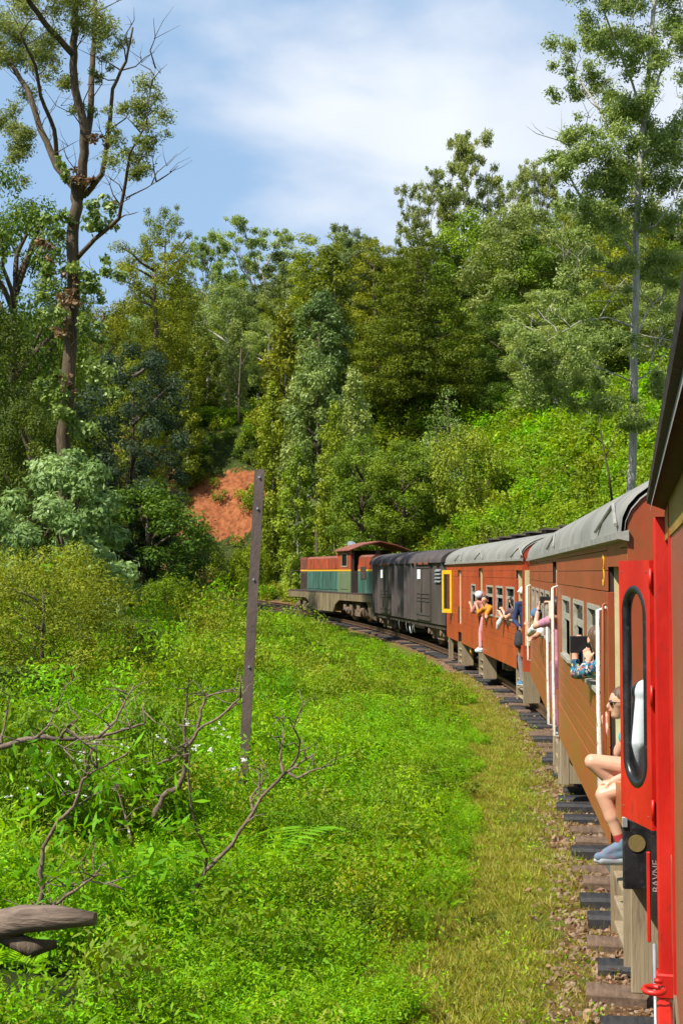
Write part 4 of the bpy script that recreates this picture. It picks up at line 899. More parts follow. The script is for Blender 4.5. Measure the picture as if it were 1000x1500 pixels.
# farther herbs
x, y, z, g = sample_region(42000, (-22, 8), (24, 78), lambda x, y: in_herb(x, y) * smooth(100, 30, y), 22)
dd = -dist_track(x, y); n = len(x); hs = (.45 + .75 * smooth(3.0, 9, dd)) * g.uniform(.75, 1.35, n) * (1 + .32 * sn(x, y, 2.7, 6))
protos = [proto('h', herb(s + 10, G['lime' if s % 3 else 'scrub'], h=.5, n=110, leaf=.105, sp=.34)) for s in range(4)]
scatter('herb_bank', np.stack([x, y, z - .05], 1), rots(g, n), np.stack([hs, hs, hs], 1), g.integers(0, 4, n), protos, 'rank green undergrowth on the bank inside the curve')
# bushier growth standing up out of the herbs
def nbush(seed, mat, n, leaf, hgt=.62, asp=2.1):
    r = random.Random(seed); c = [(r.uniform(-.34, .34), r.uniform(-.34, .34), r.uniform(.15, hgt)) for _ in range(15)]
    return leaves_mesh('bush', c, [(.19, .19, .15)] * 15, [1] * 15, n, leaf, mat, aspect=asp, up=.55, out=.7, jit=.65, shell=.4, droop=.2, seed=seed, tonevar=.7, tj=.25)
def tall(x, y):
    d = -dist_track(x, y); return in_herb(x, y) * (d > 2.9) * np.clip(.34 + .5 * smooth(-.1, .6, sn(x, y, 1.1, 15)) + .2 * smooth(6, 10, d), 0, 1) * smooth(75, 30, y)
x, y, z, g = sample_region(9500, (-14, 8), (7, 62), tall, 27)
n = len(x); hs = g.uniform(.5, .95, n) * (1 + 1.1 * g.random(n) ** 3) * (.75 + .45 * smooth(3.5, 8, -dist_track(x, y))) * (1 + .45 * smooth(-.2, .8, sn(x, y, 2.3, 19)))
protos = [proto('b', nbush(1, G['lime'], 1000, .046, .62, 2.6)), proto('b', nbush(2, G['scrub'], 950, .050, .75, 2.8)), proto('b', nbush(3, G['lime'], 640, .072, .8, 4.2)), proto('b', nbush(4, G['mid'], 760, .055)), proto('b', nbush(5, G['olive'], 760, .046, .85)), proto('b', blades(6, G['scrub'], h=.9, n=60, sp=.2, w=.007, lean=.8)), proto('b', fern(7, G['lime'], 11, .85, 17)), proto('b', fern(8, G['scrub'], 9, .75, 16))]
far_low = 1 - .5 * smooth(22, 30, y) * smooth(7, 3.5, -dist_track(x, y)); hs = hs * far_low
scatter('herb_thicket', np.stack([x, y, z - .05], 1), rots(g, n), np.stack([hs, hs, hs * g.uniform(.8, 1.3, n)], 1), g.choice(8, n, p=[.26, .20, .13, .10, .10, .0, .13, .08]), protos, 'taller leafy growth standing out of the green herbs')
# verge grass
def verge(x, y):
    d = -dist_track(x, y); return visible(x, y, 1.12) * np.where((d > 1.25) & (d < 3.2), .35 + .65 * smooth(1.45, 2.0, d), 0) * (.45 + .55 * (sn(x, y, .5, 4) > -.25))
x, y, z, g = sample_region(90000, (-2, 6), (6.5, 36), verge, 23)
n = len(x); hs = g.uniform(.45, 1.15, n)
protos = [proto('g', blades(s, G['grass'], h=.085, n=22, sp=.10, w=.0035, lean=1.0)) for s in range(4)] + [proto('g', herb(33, G['lime'], h=.06, n=18, leaf=.03, sp=.08))]
scatter('verge_grass', np.stack([x, y, z - .01], 1), rots(g, n), np.stack([hs, hs, hs], 1), g.choice(5, n, p=[.24, .24, .23, .21, .08]), protos, 'short dry grass on the verge beside the sleepers')
# stones and dead leaves in the ballast
def bal(x, y):
    d = -dist_track(x, y); return visible(x, y, 1.15) * ((d > .2) & (d < 2.4)) * smooth(1.95, 1.25, d)
x, y, z, g = sample_region(60000, (0, 7), (6.5, 40), bal, 24)
m_stone = paint('ballast_stone', (.16, .10, .06), (.36, .25, .16), (.10, .07, .05), rough=.9, scale=6, bump=.3)
def stone(seed):
    r = random.Random(seed); mb = MB(); mb.sphere((0, 0, 0), .03, 6, 4); mb.v = [(a * r.uniform(.7, 1.3), b * r.uniform(.7, 1.3), c * r.uniform(.5, .9)) for a, b, c in mb.v]; mb.sm = [False] * len(mb.sm); return mb.mesh('stone', m_stone)
n = len(x); hs = g.uniform(.3, 1.25, n)
protos = [proto('s', stone(s)) for s in range(3)] + [proto('s', leaves_mesh('litter', [(0, 0, .01)], [(.10, .10, .012)], [1], 10, .05, G['brown'], up=1.5, seed=3))]
scatter('ballast_stones', np.stack([x, y, z], 1), rots(g, n, .4), np.stack([hs, hs, hs], 1), g.choice(4, n, p=[.25, .25, .2, .3]), protos, 'brown stones and dead leaves strewn between the sleepers')
# scrub on the outer slope
def slope(x, y):
    a = np.degrees(np.arctan2(CY - y, x - CX)); d = dist_track(x, y) + 16 * smooth(-30, -40, a); zt = terrain(x, y); cut = smooth(-30.4, -31.5, a) * smooth(-35.6, -34.2, a) * smooth(11.6, 10.2, zt) * smooth(2.6, 4.0, zt)
    return visible(x, y, 1.1) * (d > 3.0) * smooth(36, 22, d) * (1 - cut * .78)
x, y, z, g = sample_region(12000, (-34, 46), (28, 128), slope, 25)
n = len(x); hs = g.uniform(.55, 1.35, n) * (.75 + .5 * smooth(4, 16, dist_track(x, y)))
def bush(seed, mat, n=420, leaf=.17):
    r = random.Random(seed); c = [(r.uniform(-.6, .6), r.uniform(-.6, .6), r.uniform(.3, 1.15)) for _ in range(12)]
    return leaves_mesh('bush', c, [(.42, .42, .34)] * 12, [1] * 12, n, leaf, mat, aspect=1.9, up=.7, out=.6, jit=.6, shell=.4, seed=seed)
protos = [proto('b', bush(1, G['scrub'])), proto('b', bush(2, G['scrub'], 520, .15)), proto('b', bush(3, G['lime'])), proto('b', bush(4, G['mid'])), proto('b', bush(5, G['scrub'], 380, .2)), proto('b', bush(6, G['deep'])), proto('b', bush(7, G['mid'], 600, .14)), proto('b', bush(8, G['olive'], 500, .14))]
rightish = g.random(n) < smooth(1, 9, x - .02 * y); ib = np.where(rightish, g.choice(8, n, p=[.34, .26, .18, .06, .12, 0, .02, .02]), g.choice(8, n, p=[.12, .1, .03, .22, .05, .16, .20, .12]))
scatter('hillside_scrub', np.stack([x, y, z - .15], 1), rots(g, n), np.stack([hs, hs, hs], 1), ib, protos, 'bright scrub covering the slope above the train')
# the far-off wood that closes the valley
def wood(x, y):
    d = dist_track(x, y); return visible(x, y, 1.25) * (d > 30) * (y > 92) * (.55 + .45 * (d > 45))
x, y, z, g = sample_region(3600, (-130, 130), (92, 420), wood, 26)
n = len(x); hs = g.uniform(.62, 1.05, n)
protos = [proto('t', KINDS[k][1]) for k in ('broad_gum', 'broad_mid', 'gum_c', 'wattle', 'broad_deep')]
scatter('distant_wood', np.stack([x, y, z], 1), rots(g, n, .04), np.stack([hs, hs, hs], 1), g.choice(5, n, p=[.25, .2, .15, .2, .2]), protos, 'distant wooded ridge closing the valley')

# ---------------------------------------------------------------- trees one by one
T = tree
# left, inside the curve
T('tall_deep', 25, 235, 56, 230, label='tall dark tree at the left picture edge behind the leaning eucalyptus')
T('tall_deep', -25, 390, 49, 200, label='dark tree cut by the left picture edge, under the tallest dark crown')
T('tall_deep', 75, 400, 68, 190, label='green tree seen between the leaning eucalyptus and the left edge')
T('droop', 195, 505, 52, 185, 'weeping_tree', 'dark blue-green weeping tree right of the big eucalyptus trunk')
T('broad_deep', 215, 690, 50, 190, 'understory_tree', 'dark leafy tree below the blue-green weeping tree', sink=2)
T('broad_deep', 250, 738, 60, 120, 'understory_tree', 'dark green tree left of the red earth cutting', sink=1)
T('pale', 95, 655, 40, 235, 'broadleaf_tree', 'pale sage green broadleaf tree in front of the eucalyptus trunk')
T('olive_low', 70, 792, 31, 270, 'wattle_tree', 'low olive green feathery tree at the left edge below the pale tree', sink=.5)
T('shrub_deep', 175, 900, 33, 150, 'bush', 'dark bush right of the low olive feathery tree', 'bush')
T('shrub_lime', 245, 845, 47, 110, 'bush', 'rounded yellow-green bush below the red earth cutting', 'bush')
T('tall_deep', 48, 560, 47, 150, 'understory_tree', 'green tree filling the gap left of the eucalyptus foot')
T('shrub_lime', 305, 892, 52, 90, 'bush', 'yellow-green bush nearest the front of the locomotive, left of the line', 'bush')
T('shrub', 215, 925, 41, 120, 'bush', 'mid-green bush below the rounded yellow-green one', 'bush')
T('shrub_deep', 130, 962, 27, 190, 'bush', 'dark bush in front of the low olive feathery tree', 'bush')
T('shrub_deep', 15, 985, 22, 200, 'bush', 'dark green bush at the left edge behind the level dead branch', 'bush')
T('shrub_lime', 300, 985, 33, 90, 'bush', 'small bright bush left of the post, middle distance', 'bush')
T('shrub_lime', 60, 1180, 12.5, 190, 'bush', 'leafy bush at the left edge behind the curved dead branch', 'bush')
T('shrub_lime', 225, 1165, 13.5, 150, 'bush', 'leafy bush behind the foot of the forked dead branch', 'bush')
T('olive_low', 65, 822, 24, 330, 'wattle_tree', 'nearest olive feathery tree at the left edge, lowest of the trees', sink=.3)
T('shrub_deep', 190, 905, 26, 170, 'bush', 'dark rounded bush right of the nearest olive feathery tree', 'bush')
T('shrub', 300, 792, 88, 85, 'bush', 'green bush covering the lower left of the red cutting', 'bush')
T('shrub_lime', 368, 800, 88, 70, 'bush', 'light green bush at the foot of the red cutting beside the post', 'bush')
# behind: left hill
T('wattle', 228, 350, 101, 165, 'wattle_tree', 'large billowing olive tree left of centre below the skyline')
T('wattle_b', 243, 298, 112, 95, 'wattle_tree', 'narrow olive treetop rising behind the large billowing tree')
T('wattle_b', 150, 430, 96, 130, 'wattle_tree', 'olive tree half hidden between eucalyptus trunk and billowing tree')
T('broad_olive', 190, 520, 86, 120, label='yellow-green tree at the foot of the large billowing olive tree')
T('gum_b', 380, 337, 150, 120, 'eucalyptus_tree', 'umbrella-shaped eucalyptus on the skyline above the red cutting')
T('gum_a', 305, 350, 146, 80, 'eucalyptus_tree', 'open eucalyptus on the skyline right of the billowing olive tree')
T('broad_gum', 335, 415, 132, 110, 'eucalyptus_tree', 'grey-green rounded tree under the skyline eucalypts')
T('broad_gum', 420, 400, 138, 110, 'eucalyptus_tree', 'grey-green tree under the umbrella-shaped skyline eucalyptus')
T('broad_gum', 395, 470, 122, 110, 'eucalyptus_tree', 'grey-green tree left of the slender column trees')
T('gum_c', 515, 340, 215, 70, 'eucalyptus_tree', 'small hazy blue-green treetop in the skyline dip')
T('column_a', 305, 490, 108, 60, 'young_tree', 'young tree at the bottom of the large billowing olive tree')
T('column_b', 345, 468, 106, 55, 'young_tree', 'slender pale young tree above the red cutting')
T('column_a', 275, 535, 98, 60, 'young_tree', 'small bright tree left of the bare stems above the cutting')
T('shrub_lime', 300, 598, 104, 90, 'bush', 'bright bush on the bank directly above the red cutting', 'bush')
T('shrub_lime', 352, 606, 104, 80, 'bush', 'bright bush above the right end of the red cutting', 'bush')
T('shrub', 255, 615, 103, 70, 'bush', 'green bush at the upper left corner of the red cutting', 'bush')
# central column trees
T('column_a', 487, 362, 99, 105, 'young_tree', 'tallest of the slender trees left of the dark conifer')
T('broad_blue', 468, 425, 95, 95, 'young_tree', 'blue-green leafy tree in front of the tallest slender tree')
T('column_olive', 418, 455, 94, 105, 'young_tree', 'olive slender tree above and right of the red cutting')
T('column_b', 450, 500, 88, 100, 'young_tree', 'grey-green slender tree at the middle of the slender group')
T('broad_blue', 465, 512, 86, 85, 'young_tree', 'dark blue-green tree amid the slender group')
T('column_olive', 400, 560, 90, 75, 'young_tree', 'short olive tree right of the cutting top')
T('column_b', 517, 540, 84, 75, 'young_tree', 'slender grey-green tree beside the dark conifer')
T('column_olive', 490, 590, 80, 70, 'young_tree', 'slender yellow-green tree above the locomotive cab')
T('column_a', 436, 650, 82, 70, 'young_tree', 'leafy tree directly above the front of the locomotive')
T('broad_mid', 530, 640, 76, 110, 'bush', 'bush above the locomotive cab roof', 'bush')
T('broad_mid', 590, 645, 74, 120, 'bush', 'mid-green bush above the brown wagon', 'bush')
T('shrub', 680, 622, 73, 110, 'bush', 'rounded dull green bush right of the small blue-green conifer', 'bush')
T('blue_pine', 655, 574, 80, 85, 'conifer_tree', 'small pale blue-green conifer in front of the big dark one')
T('wattle', 548, 352, 122, 110, 'wattle_tree', 'dull olive tree just behind the dark conifer on its left')
T('conifer', 612, 322, 92, 220, 'conifer_tree', 'big dense dark olive conifer in the middle of the slope')
# right hill
T('gum_a', 683, 203, 126, 105, 'eucalyptus_tree', 'tall eucalyptus standing up above the big conifer')
T('gum_b', 622, 266, 124, 80, 'eucalyptus_tree', 'lower eucalyptus head just above the conifer tip')
T('gum_b', 742, 262, 150, 75, 'eucalyptus_tree', 'thin skyline eucalyptus right of the tall one above the conifer')
T('gum_a', 790, 248, 146, 85, 'eucalyptus_tree', 'skyline eucalyptus in the middle of the right ridge')
T('broad_gum', 845, 285, 140, 120, 'eucalyptus_tree', 'rounded tree on the right ridge behind the white-trunked eucalyptus')
T('broad_gum', 752, 330, 122, 110, label='grey-green tree right of the big conifer top')
T('broad_olive', 765, 345, 118, 140, label='olive tree in the upper middle of the right forest')
T('broad_gum', 840, 350, 116, 140, 'eucalyptus_tree', 'grey-green tree behind the white trunk, upper right forest')
T('broad_mid', 935, 330, 112, 150, label='green tree behind the white trunk near the right edge')
T('broad_deep', 738, 430, 108, 120, label='dark tree directly right of the big conifer')
T('broad_gum', 800, 425, 100, 150, 'eucalyptus_tree', 'pale-leaved tree in the middle of the right forest edge')
T('broad_mid', 880, 430, 98, 130, label='green tree left of the white trunk at forest edge')
T('broad_gum', 965, 420, 92, 140, 'eucalyptus_tree', 'grey-green tree beside the near carriage roof at right edge')
T('broad_deep', 745, 520, 96, 100, label='low dark tree at forest edge above the bright scrub')
T('broad_gum', 810, 478, 84, 140, 'eucalyptus_tree', 'shiny-leaved tree overhanging the bright scrub')
T('shrub_deep', 725, 560, 90, 80, 'understory_tree', 'dark undergrowth tree right of the conifer foot')

# ---------------------------------------------------------------- the big leaning eucalyptus on the left
def pxtree(name, label, Z, base, paths, barkm, leaf_groups, spread=1.22):
    """paths: [(pixel polyline), (radii), depth offsets]; a real tree in depth round its base"""
    e = empty(name, None, label, 'tree'); b = P(base[0], base[1], Z); zb = float(terrain(b.x, Z)); e.location = (b.x, Z, zb)
    off = Vector((b.x, Z, zb)); r = random.Random(5); mb = MB(); tips = []
    for pl, r0, r1, dz in paths:
        n = len(pl); pts = [P(p[0], p[1], Z + dz[0] + (dz[1] - dz[0]) * i / (n - 1)) - off for i, p in enumerate(pl)]
        dense = [];
        for i in range(n - 1):
            for q in range(3): dense.append(pts[i].lerp(pts[i + 1], q / 3) + Vector((r.uniform(-1, 1), r.uniform(-1, 1), 0)) * r0 * .18)
        dense.append(pts[-1]); mb.tube(dense, [r0 + (r1 - r0) * i / (len(dense) - 1) for i in range(len(dense))], 9)
        tips.append(dense)
    for pts in tips:      # twigs
        for q in range(len(pts) // 2):
            i = r.randrange(len(pts) // 3, len(pts)); a = pts[i]; d = Vector((r.uniform(-1, 1), r.uniform(-1, 1), r.uniform(.1, 1.3))).normalized() * r.uniform(.7, 2.2)
            limb(mb, a, a + d, .028, .006, r, 4, .1, 4)
            for s in range(2): limb(mb, a + d * .6, a + d * .6 + Vector((r.uniform(-1, 1), r.uniform(-1, 1), r.uniform(0, 1))) * .8, .012, .004, r, 3, .1, 3)
    mb.obj('trunk', barkm, e)
    for i, (nm, mat, cl, n, leaf, kw) in enumerate(leaf_groups):
        c = []; rad = []
        for px, py, rpx, dz in cl:
            p = P(px, py, Z + dz) - off; s = rpx * Z / F_PX * spread
            for q in range(6): o = Vector((r.uniform(-1, 1), r.uniform(-1, 1), r.uniform(-1, 1))) * s * .85; k = r.uniform(.35, .62); c.append(p + o); rad.append((s * k, s * k, s * k * .75))
        link(nm, leaves_mesh(nm, c, rad, [x[0] ** 2 for x in rad], n, leaf, mat, seed=40 + i, **kw), e)
    return e
ge = [((95, 780), (94, 640), (101, 540), (108, 440), (106, 360), (112, 300), (112, 270)), .25, .20, (0, 0)]
pxtree('eucalyptus_tree', 'tall leaning peeling-bark eucalyptus with forked limbs against the sky, upper left', 43, (95, 780), [
    ge,
    [((112, 300), (118, 285), (85, 245), (60, 190), (40, 130), (15, 90), (-8, 60)), .155, .07, (0, 2)],
    [((118, 290), (122, 240), (125, 190), (110, 130), (108, 80), (110, 30), (108, -30)), .18, .11, (0, -1)],
    [((122, 240), (132, 170), (136, 100), (138, 40), (140, -30)), .13, .08, (0, 2)],
    [((108, 80), (75, 45), (45, 5), (25, -30)), .12, .07, (-1, -3)],
    [((85, 245), (80, 190), (60, 140), (52, 95), (30, 50)), .09, .04, (1, -2)],
    [((125, 285), (150, 255), (160, 190), (165, 130), (185, 90), (195, 40)), .11, .03, (0, -2)],
    [((112, 380), (140, 350), (175, 320), (185, 265), (190, 225), (215, 180)), .09, .03, (0, -3)],
    [((185, 290), (215, 275), (236, 262)), .03, .008, (-2, -3)],
    [((215, 180), (220, 130), (228, 100)), .02, .006, (-3, -3)],
], m_bark_peel, [
    ('crown', G['gum'], [(205, 160, 30, -2), (225, 200, 22, -3), (185, 215, 28, -2), (195, 250, 20, -2), (178, 175, 18, -2), (15, 30, 45, 2), (60, 20, 40, -2), (20, 75, 35, 2), (50, 60, 30, 1), (100, 20, 40, -1), (150, 40, 35, 1), (85, 110, 22, 1), (15, 160, 30, 2), (120, 150, 16, 0), (25, 240, 30, 2), (165, 70, 18, -1), (150, 110, 14, 0), (40, 200, 22, 1)], 42000, .115, dict(aspect=3.0, up=.3, out=.4, jit=.9, shell=.6, droop=.7)),
    ('creeper', G['blue'], [(80, 460, 24, -.6), (128, 420, 22, -.6), (78, 410, 18, -.5), (130, 480, 18, -.6), (150, 560, 26, -1), (95, 590, 20, -.8), (120, 620, 24, -.8), (70, 570, 18, -.5), (140, 330, 20, -.6), (90, 330, 18, -.5), (150, 300, 18, -1), (100, 250, 14, -.6), (160, 390, 18, -1)], 4800, .19, dict(aspect=1.8, shell=.7, droop=.4)),
    ('dead_leaves', G['brown'], [(98, 440, 16, -.6), (90, 480, 14, -.6), (105, 400, 12, -.5), (110, 255, 12, -.5), (130, 270, 12, -.5), (100, 560, 12, -.6), (160, 210, 10, -.6), (135, 200, 10, -.5), (75, 370, 14, -.5)], 1300, .17, dict(aspect=1.8, shell=.8, droop=.6)),
])
# ---------------------------------------------------------------- the white-trunked eucalyptus on the right
pxtree('eucalyptus_tree', 'tall eucalyptus with slim white trunk rising behind the carriages at right', 43, (921, 800), [
    [((921, 800), (923, 730), (927, 600), (929, 480), (931, 380), (933, 300), (940, 200), (950, 100), (960, -20)), .165, .07, (0, 0)],
    [((931, 380), (895, 330), (850, 290), (825, 240), (835, 215)), .06, .02, (0, -2)],
    [((934, 270), (900, 210), (878, 160), (850, 120), (838, 100)), .06, .02, (0, 2)],
    [((945, 190), (925, 120), (900, 60), (885, 20), (880, -20)), .05, .02, (0, -2)],
    [((945, 180), (965, 110), (985, 50), (1000, 0)), .05, .02, (0, 1)],
    [((930, 430), (900, 400), (860, 395), (830, 410)), .035, .012, (0, -2)],
    [((929, 480), (890, 465), (850, 470), (800, 500)), .035, .012, (0, -3)],
    [((928, 560), (880, 540), (830, 535), (780, 560)), .03, .01, (0, -2)],
    [((929, 500), (950, 450), (985, 420), (1010, 380)), .035, .012, (0, 2)],
    [((927, 560), (960, 540), (985, 500)), .03, .01, (0, 1)],
    [((932, 340), (960, 330), (990, 290)), .04, .014, (0, -1)],
    [((938, 230), (970, 200), (1000, 150)), .04, .014, (0, 2)],
], m_bark_pale, [
    ('crown', G['gumlight'], [(838, 100, 26, 2), (860, 120, 22, 2), (825, 120, 18, 2), (850, 75, 18, 2), (880, 20, 34, -2), (905, 45, 28, -1), (870, 45, 22, -2), (940, 20, 36, 0), (985, 30, 38, 1), (960, 75, 26, 0), (935, 90, 26, -1), (920, 130, 24, -1), (825, 205, 24, -2), (808, 225, 18, -2), (845, 190, 18, -2), (850, 250, 34, -2), (885, 262, 30, -1), (905, 160, 26, 1), (890, 185, 22, 1), (930, 175, 24, 0), (960, 190, 28, 1), (985, 150, 30, 2), (985, 230, 34, 1), (950, 240, 30, 0), (915, 225, 26, -1), (875, 295, 28, -1), (915, 290, 28, 0), (960, 290, 34, 1), (995, 310, 34, 1), (850, 330, 24, -2), (890, 345, 26, -1), (935, 330, 24, 0), (975, 350, 28, 1), (830, 300, 20, -2), (860, 390, 24, -2), (825, 410, 22, -2), (905, 395, 22, -1), (960, 400, 26, 1), (990, 430, 22, 1), (800, 500, 30, -3), (770, 505, 22, -3), (840, 480, 24, -3), (875, 470, 22, -2), (780, 560, 26, -2), (820, 545, 26, -2), (860, 555, 24, -2), (895, 575, 26, -1), (850, 600, 24, -2), (930, 600, 20, -1), (945, 560, 18, 0), (905, 510, 18, -1)], 110000, .135, dict(aspect=2.8, up=.5, out=.6, jit=.8, shell=.75, droop=.4)),
], spread=1.5)
# thin bare saplings
def bare(name, label, Z, pl, r0, extra=()):
    e = empty(name, None, label, 'tree'); b = P(pl[0][0], pl[0][1], Z); e.location = b; mb = MB(); r = random.Random(len(label))
    for q in [pl] + list(extra):
        pts = [P(p[0], p[1], Z + (0 if i == 0 else r.uniform(-.3, .3))) - b for i, p in enumerate(q)]; k = r0 if q is pl else r0 * .45; mb.tube(pts, [k * (1 - .8 * i / (len(pts) - 1)) for i in range(len(pts))], 6)
    mb.obj('trunk', m_dead if 'dead' in name else m_bark, e); return e
bare('sapling', 'thin dark leaning sapling left of the white trunk above the carriage roof', 46, [(896, 735), (890, 690), (880, 640), (876, 600)], .05, [[(886, 670), (900, 640), (910, 615)], [(882, 650), (860, 630), (845, 625)]])
bare('dead_tree', 'bare pale dead tree stem above the red cutting', 100, [(350, 620), (350, 575), (352, 540), (353, 510)], .10, [[(350, 560), (335, 535), (325, 530)], [(351, 540), (362, 520), (368, 500)], [(350, 580), (330, 565), (318, 560)]])

# ---------------------------------------------------------------- telegraph post made of old rail
m_post = paint('rusted_rail_post', (.070, .046, .038), (.125, .086, .072), (.42, .38, .36), rough=.6, scale=2.2, stretch=(3, 3, 1.2), bump=.3, bscale=16, spots=(.70, .73))
Zp = 14.8; a_ = P(357.5, 1135, Zp); b_ = P(381.5, 688, Zp); zg_ = float(terrain(a_.x, Zp)) - .5; dirv = (b_ - a_).normalized()
foot = a_ + dirv * ((zg_ - a_.z) / dirv.z); Lp = (b_ - foot).length
post = MB(); pf = [(-.060, -.055), (.060, -.055), (.060, -.038), (.012, -.026), (.012, .030), (.030, .040), (.030, .062), (-.030, .062), (-.030, .040), (-.012, .030), (-.012, -.026), (-.060, -.038)]
post.prism(pf, 2, 0, Lp * .60); 
e = empty('signal_post', None, 'leaning dark brown steel post standing alone in the green herbs', 'post'); e.location = foot
yv = (Vector((.1, 1, 0)) - dirv * dirv.dot(Vector((.1, 1, 0)))).normalized(); xv = yv.cross(dirv); e.rotation_euler = Matrix((xv, yv, dirv)).transposed().to_euler()
post.obj('lower_post', m_post, e)
q = MB(); q.prism(pf, 2, Lp * .601, Lp); q.obj('upper_post', m_post, e)
for f in (.98, .90, .72, .50):
    q = MB(); q.cyl((0, -.05, Lp * f), (0, -.075, Lp * f), .014, 8); q.obj('bolt', m_silver, e)

# ---------------------------------------------------------------- dead branches and the fallen log
def deadwood(name, label, Z, paths, r0, cat='branch', zspread=.5):
    e = empty(name, None, label, cat); b = P(paths[0][0][0], paths[0][0][1], Z); e.location = b; mb = MB(); r = random.Random(len(label) * 7)
    for j, (pl) in enumerate(paths):
        k = r0 * .8 * (1 if j == 0 else .55); pts = []
        n = len(pl); dz0 = r.uniform(-.2, .2) if j else 0; dz1 = r.uniform(-zspread, zspread)
        raw = [P(p[0], p[1], Z + dz0 + (dz1 - dz0) * i / (n - 1)) - b for i, p in enumerate(pl)]
        for i in range(n - 1):
            for s in range(3): pts.append(raw[i].lerp(raw[i + 1], s / 3) + Vector((r.uniform(-1, 1), r.uniform(-1, 1), r.uniform(-1, 1))) * k * .35)
        pts.append(raw[-1]); mb.tube(pts, [k * (1 - .72 * i / (len(pts) - 1)) * r.uniform(.85, 1.15) for i in range(len(pts))], 7)
        for s in range(3):
            i = r.randrange(len(pts) // 2, len(pts)); d = Vector((r.uniform(-1, 1), r.uniform(-1, 1), r.uniform(-.2, 1))).normalized() * r.uniform(.08, .28); mb.tube([pts[i], pts[i] + d * .5 + Vector((0, 0, .02)), pts[i] + d], [k * .35, k * .22, k * .1], 5)
    for j in range(26 if r0 > .02 else 10):
        q = r.choice(mb.v); d = Vector((r.uniform(-1, 1), r.uniform(-1, 1), r.uniform(-.3, 1))).normalized() * r.uniform(.08, .34); q = Vector(q); mid = q + d * .5 + Vector((r.uniform(-1, 1), r.uniform(-1, 1), r.uniform(-1, 1))) * .03; mb.tube([q, mid, q + d], [.006, .0045, .002], 4)
    mb.obj('branch', m_dead, e); return e
S = lambda pts: [(x * .5, 960 + y * .5) for x, y in pts]
deadwood('dead_branch', 'long bare dead branch rising to the right below the post', 9.9, [S([(480, 770), (520, 735), (570, 690), (600, 635), (680, 550), (740, 460), (780, 400), (830, 350), (880, 315), (920, 290)]), S([(604, 632), (604, 570), (575, 510), (558, 430), (552, 360), (556, 290), (545, 240)]), S([(830, 350), (820, 300), (830, 240), (830, 190)]), S([(850, 335), (870, 300), (880, 250), (860, 210), (880, 180)]), S([(845, 345), (870, 360), (920, 335), (980, 320)]), S([(740, 460), (735, 420), (770, 370), (765, 320)])], .030)
deadwood('dead_branch', 'forked bare branch standing left of the post', 12.6, [S([(450, 480), (480, 410), (525, 385), (543, 330), (545, 270), (580, 220), (640, 180), (705, 125)]), S([(545, 270), (540, 190), (548, 130), (550, 80)]), S([(575, 225), (590, 160), (605, 120), (640, 110), (690, 95)]), S([(450, 325), (500, 305), (530, 280)])], .042)
deadwood('dead_branch', 'nearly level bare branch reaching in from the left edge', 10.6, [S([(-20, 275), (60, 250), (130, 240), (210, 245), (290, 240), (360, 220), (425, 200)]), S([(180, 238), (195, 215), (215, 192)]), S([(290, 240), (340, 190), (370, 130), (392, 88)]), S([(100, 245), (140, 210), (170, 150)]), S([(0, 270), (10, 220), (30, 120)])], .036)
deadwood('dead_branch', 'curved bare branch rising from the fallen log', 9.3, [S([(105, 760), (128, 690), (120, 640), (130, 560), (170, 490), (220, 440), (240, 370), (260, 345), (330, 312), (380, 280)]), S([(250, 350), (262, 290), (300, 240)])], .026)
deadwood('dead_branch', 'short bare stick lying across the end of the log', 9.2, [S([(90, 765), (140, 745), (190, 710), (250, 668), (290, 640)])], .022)
deadwood('dead_branch', 'thin upright dead stem between the curved branch and forked branch', 11.5, [S([(390, 560), (370, 480), (350, 410), (328, 370)])], .018)
deadwood('dead_branch', 'thin slanting dead stem above the level branch', 14.0, [S([(425, 320), (415, 270), (385, 210), (355, 130)]), S([(385, 210), (395, 180), (420, 170)])], .028)
lg = empty('fallen_log', None, 'thick fallen grey-brown log at the lower left edge', 'log'); lb = P(-30, 1345, 9.3); lg.location = lb + Vector((0, -.25, .02))
mb = MB(); pts = [P(-120, 1366, 9.3) - lb, P(-40, 1352, 9.25) - lb, P(10, 1346, 9.2) - lb, P(50, 1336, 9.15) - lb, P(95, 1334, 9.1) - lb, P(150, 1336, 9.05) - lb]
mb.tube(pts, [.12, .115, .11, .10, .085, .045], 12); mb.obj('trunk', m_log, lg)
mb = MB(); mb.tube([P(20, 1360, 9.2) - lb, P(60, 1378, 9.15) - lb, P(95, 1372, 9.2) - lb], [.06, .07, .03], 8); mb.obj('broken_stub', m_bark, lg)
# white flower heads
fx = [(60, 1140), (95, 1128), (130, 1118), (45, 1160), (150, 1080), (170, 1070), (110, 1105), (200, 1130), (315, 1062), (330, 1075), (295, 1098), (195, 1222), (170, 1250), (15, 1172), (85, 1148), (240, 1085), (345, 1120), (75, 1100), (30, 1120), (120, 1165), (180, 1095), (260, 1060)]
pts = []
for px, py in fx:
    for q in range(5): pts.append(P(px + random.uniform(-14, 14), py + random.uniform(-8, 8), random.uniform(11.0, 13.5)))
pr = [proto('f', leaves_mesh('flower', [(0, 0, 0)], [(.05, .05, .018)], [1], 26, .028, G['white'], up=1.2, seed=2, aspect=1.2)), proto('f', leaves_mesh('flower', [(0, 0, 0), (.04, .02, -.02)], [(.03, .03, .015)] * 2, [1, 1], 22, .026, G['white'], up=1.2, seed=4, aspect=1.2))]
pts = pts[::2]; n = len(pts); g = np.random.default_rng(2); hs = g.uniform(.35, .75, n)
scatter('white_flowers', np.array([p[:] for p in pts]), rots(g, n, .4), np.stack([hs] * 3, 1), g.integers(0, 2, n), pr, 'small white flower heads among the herbs at left')
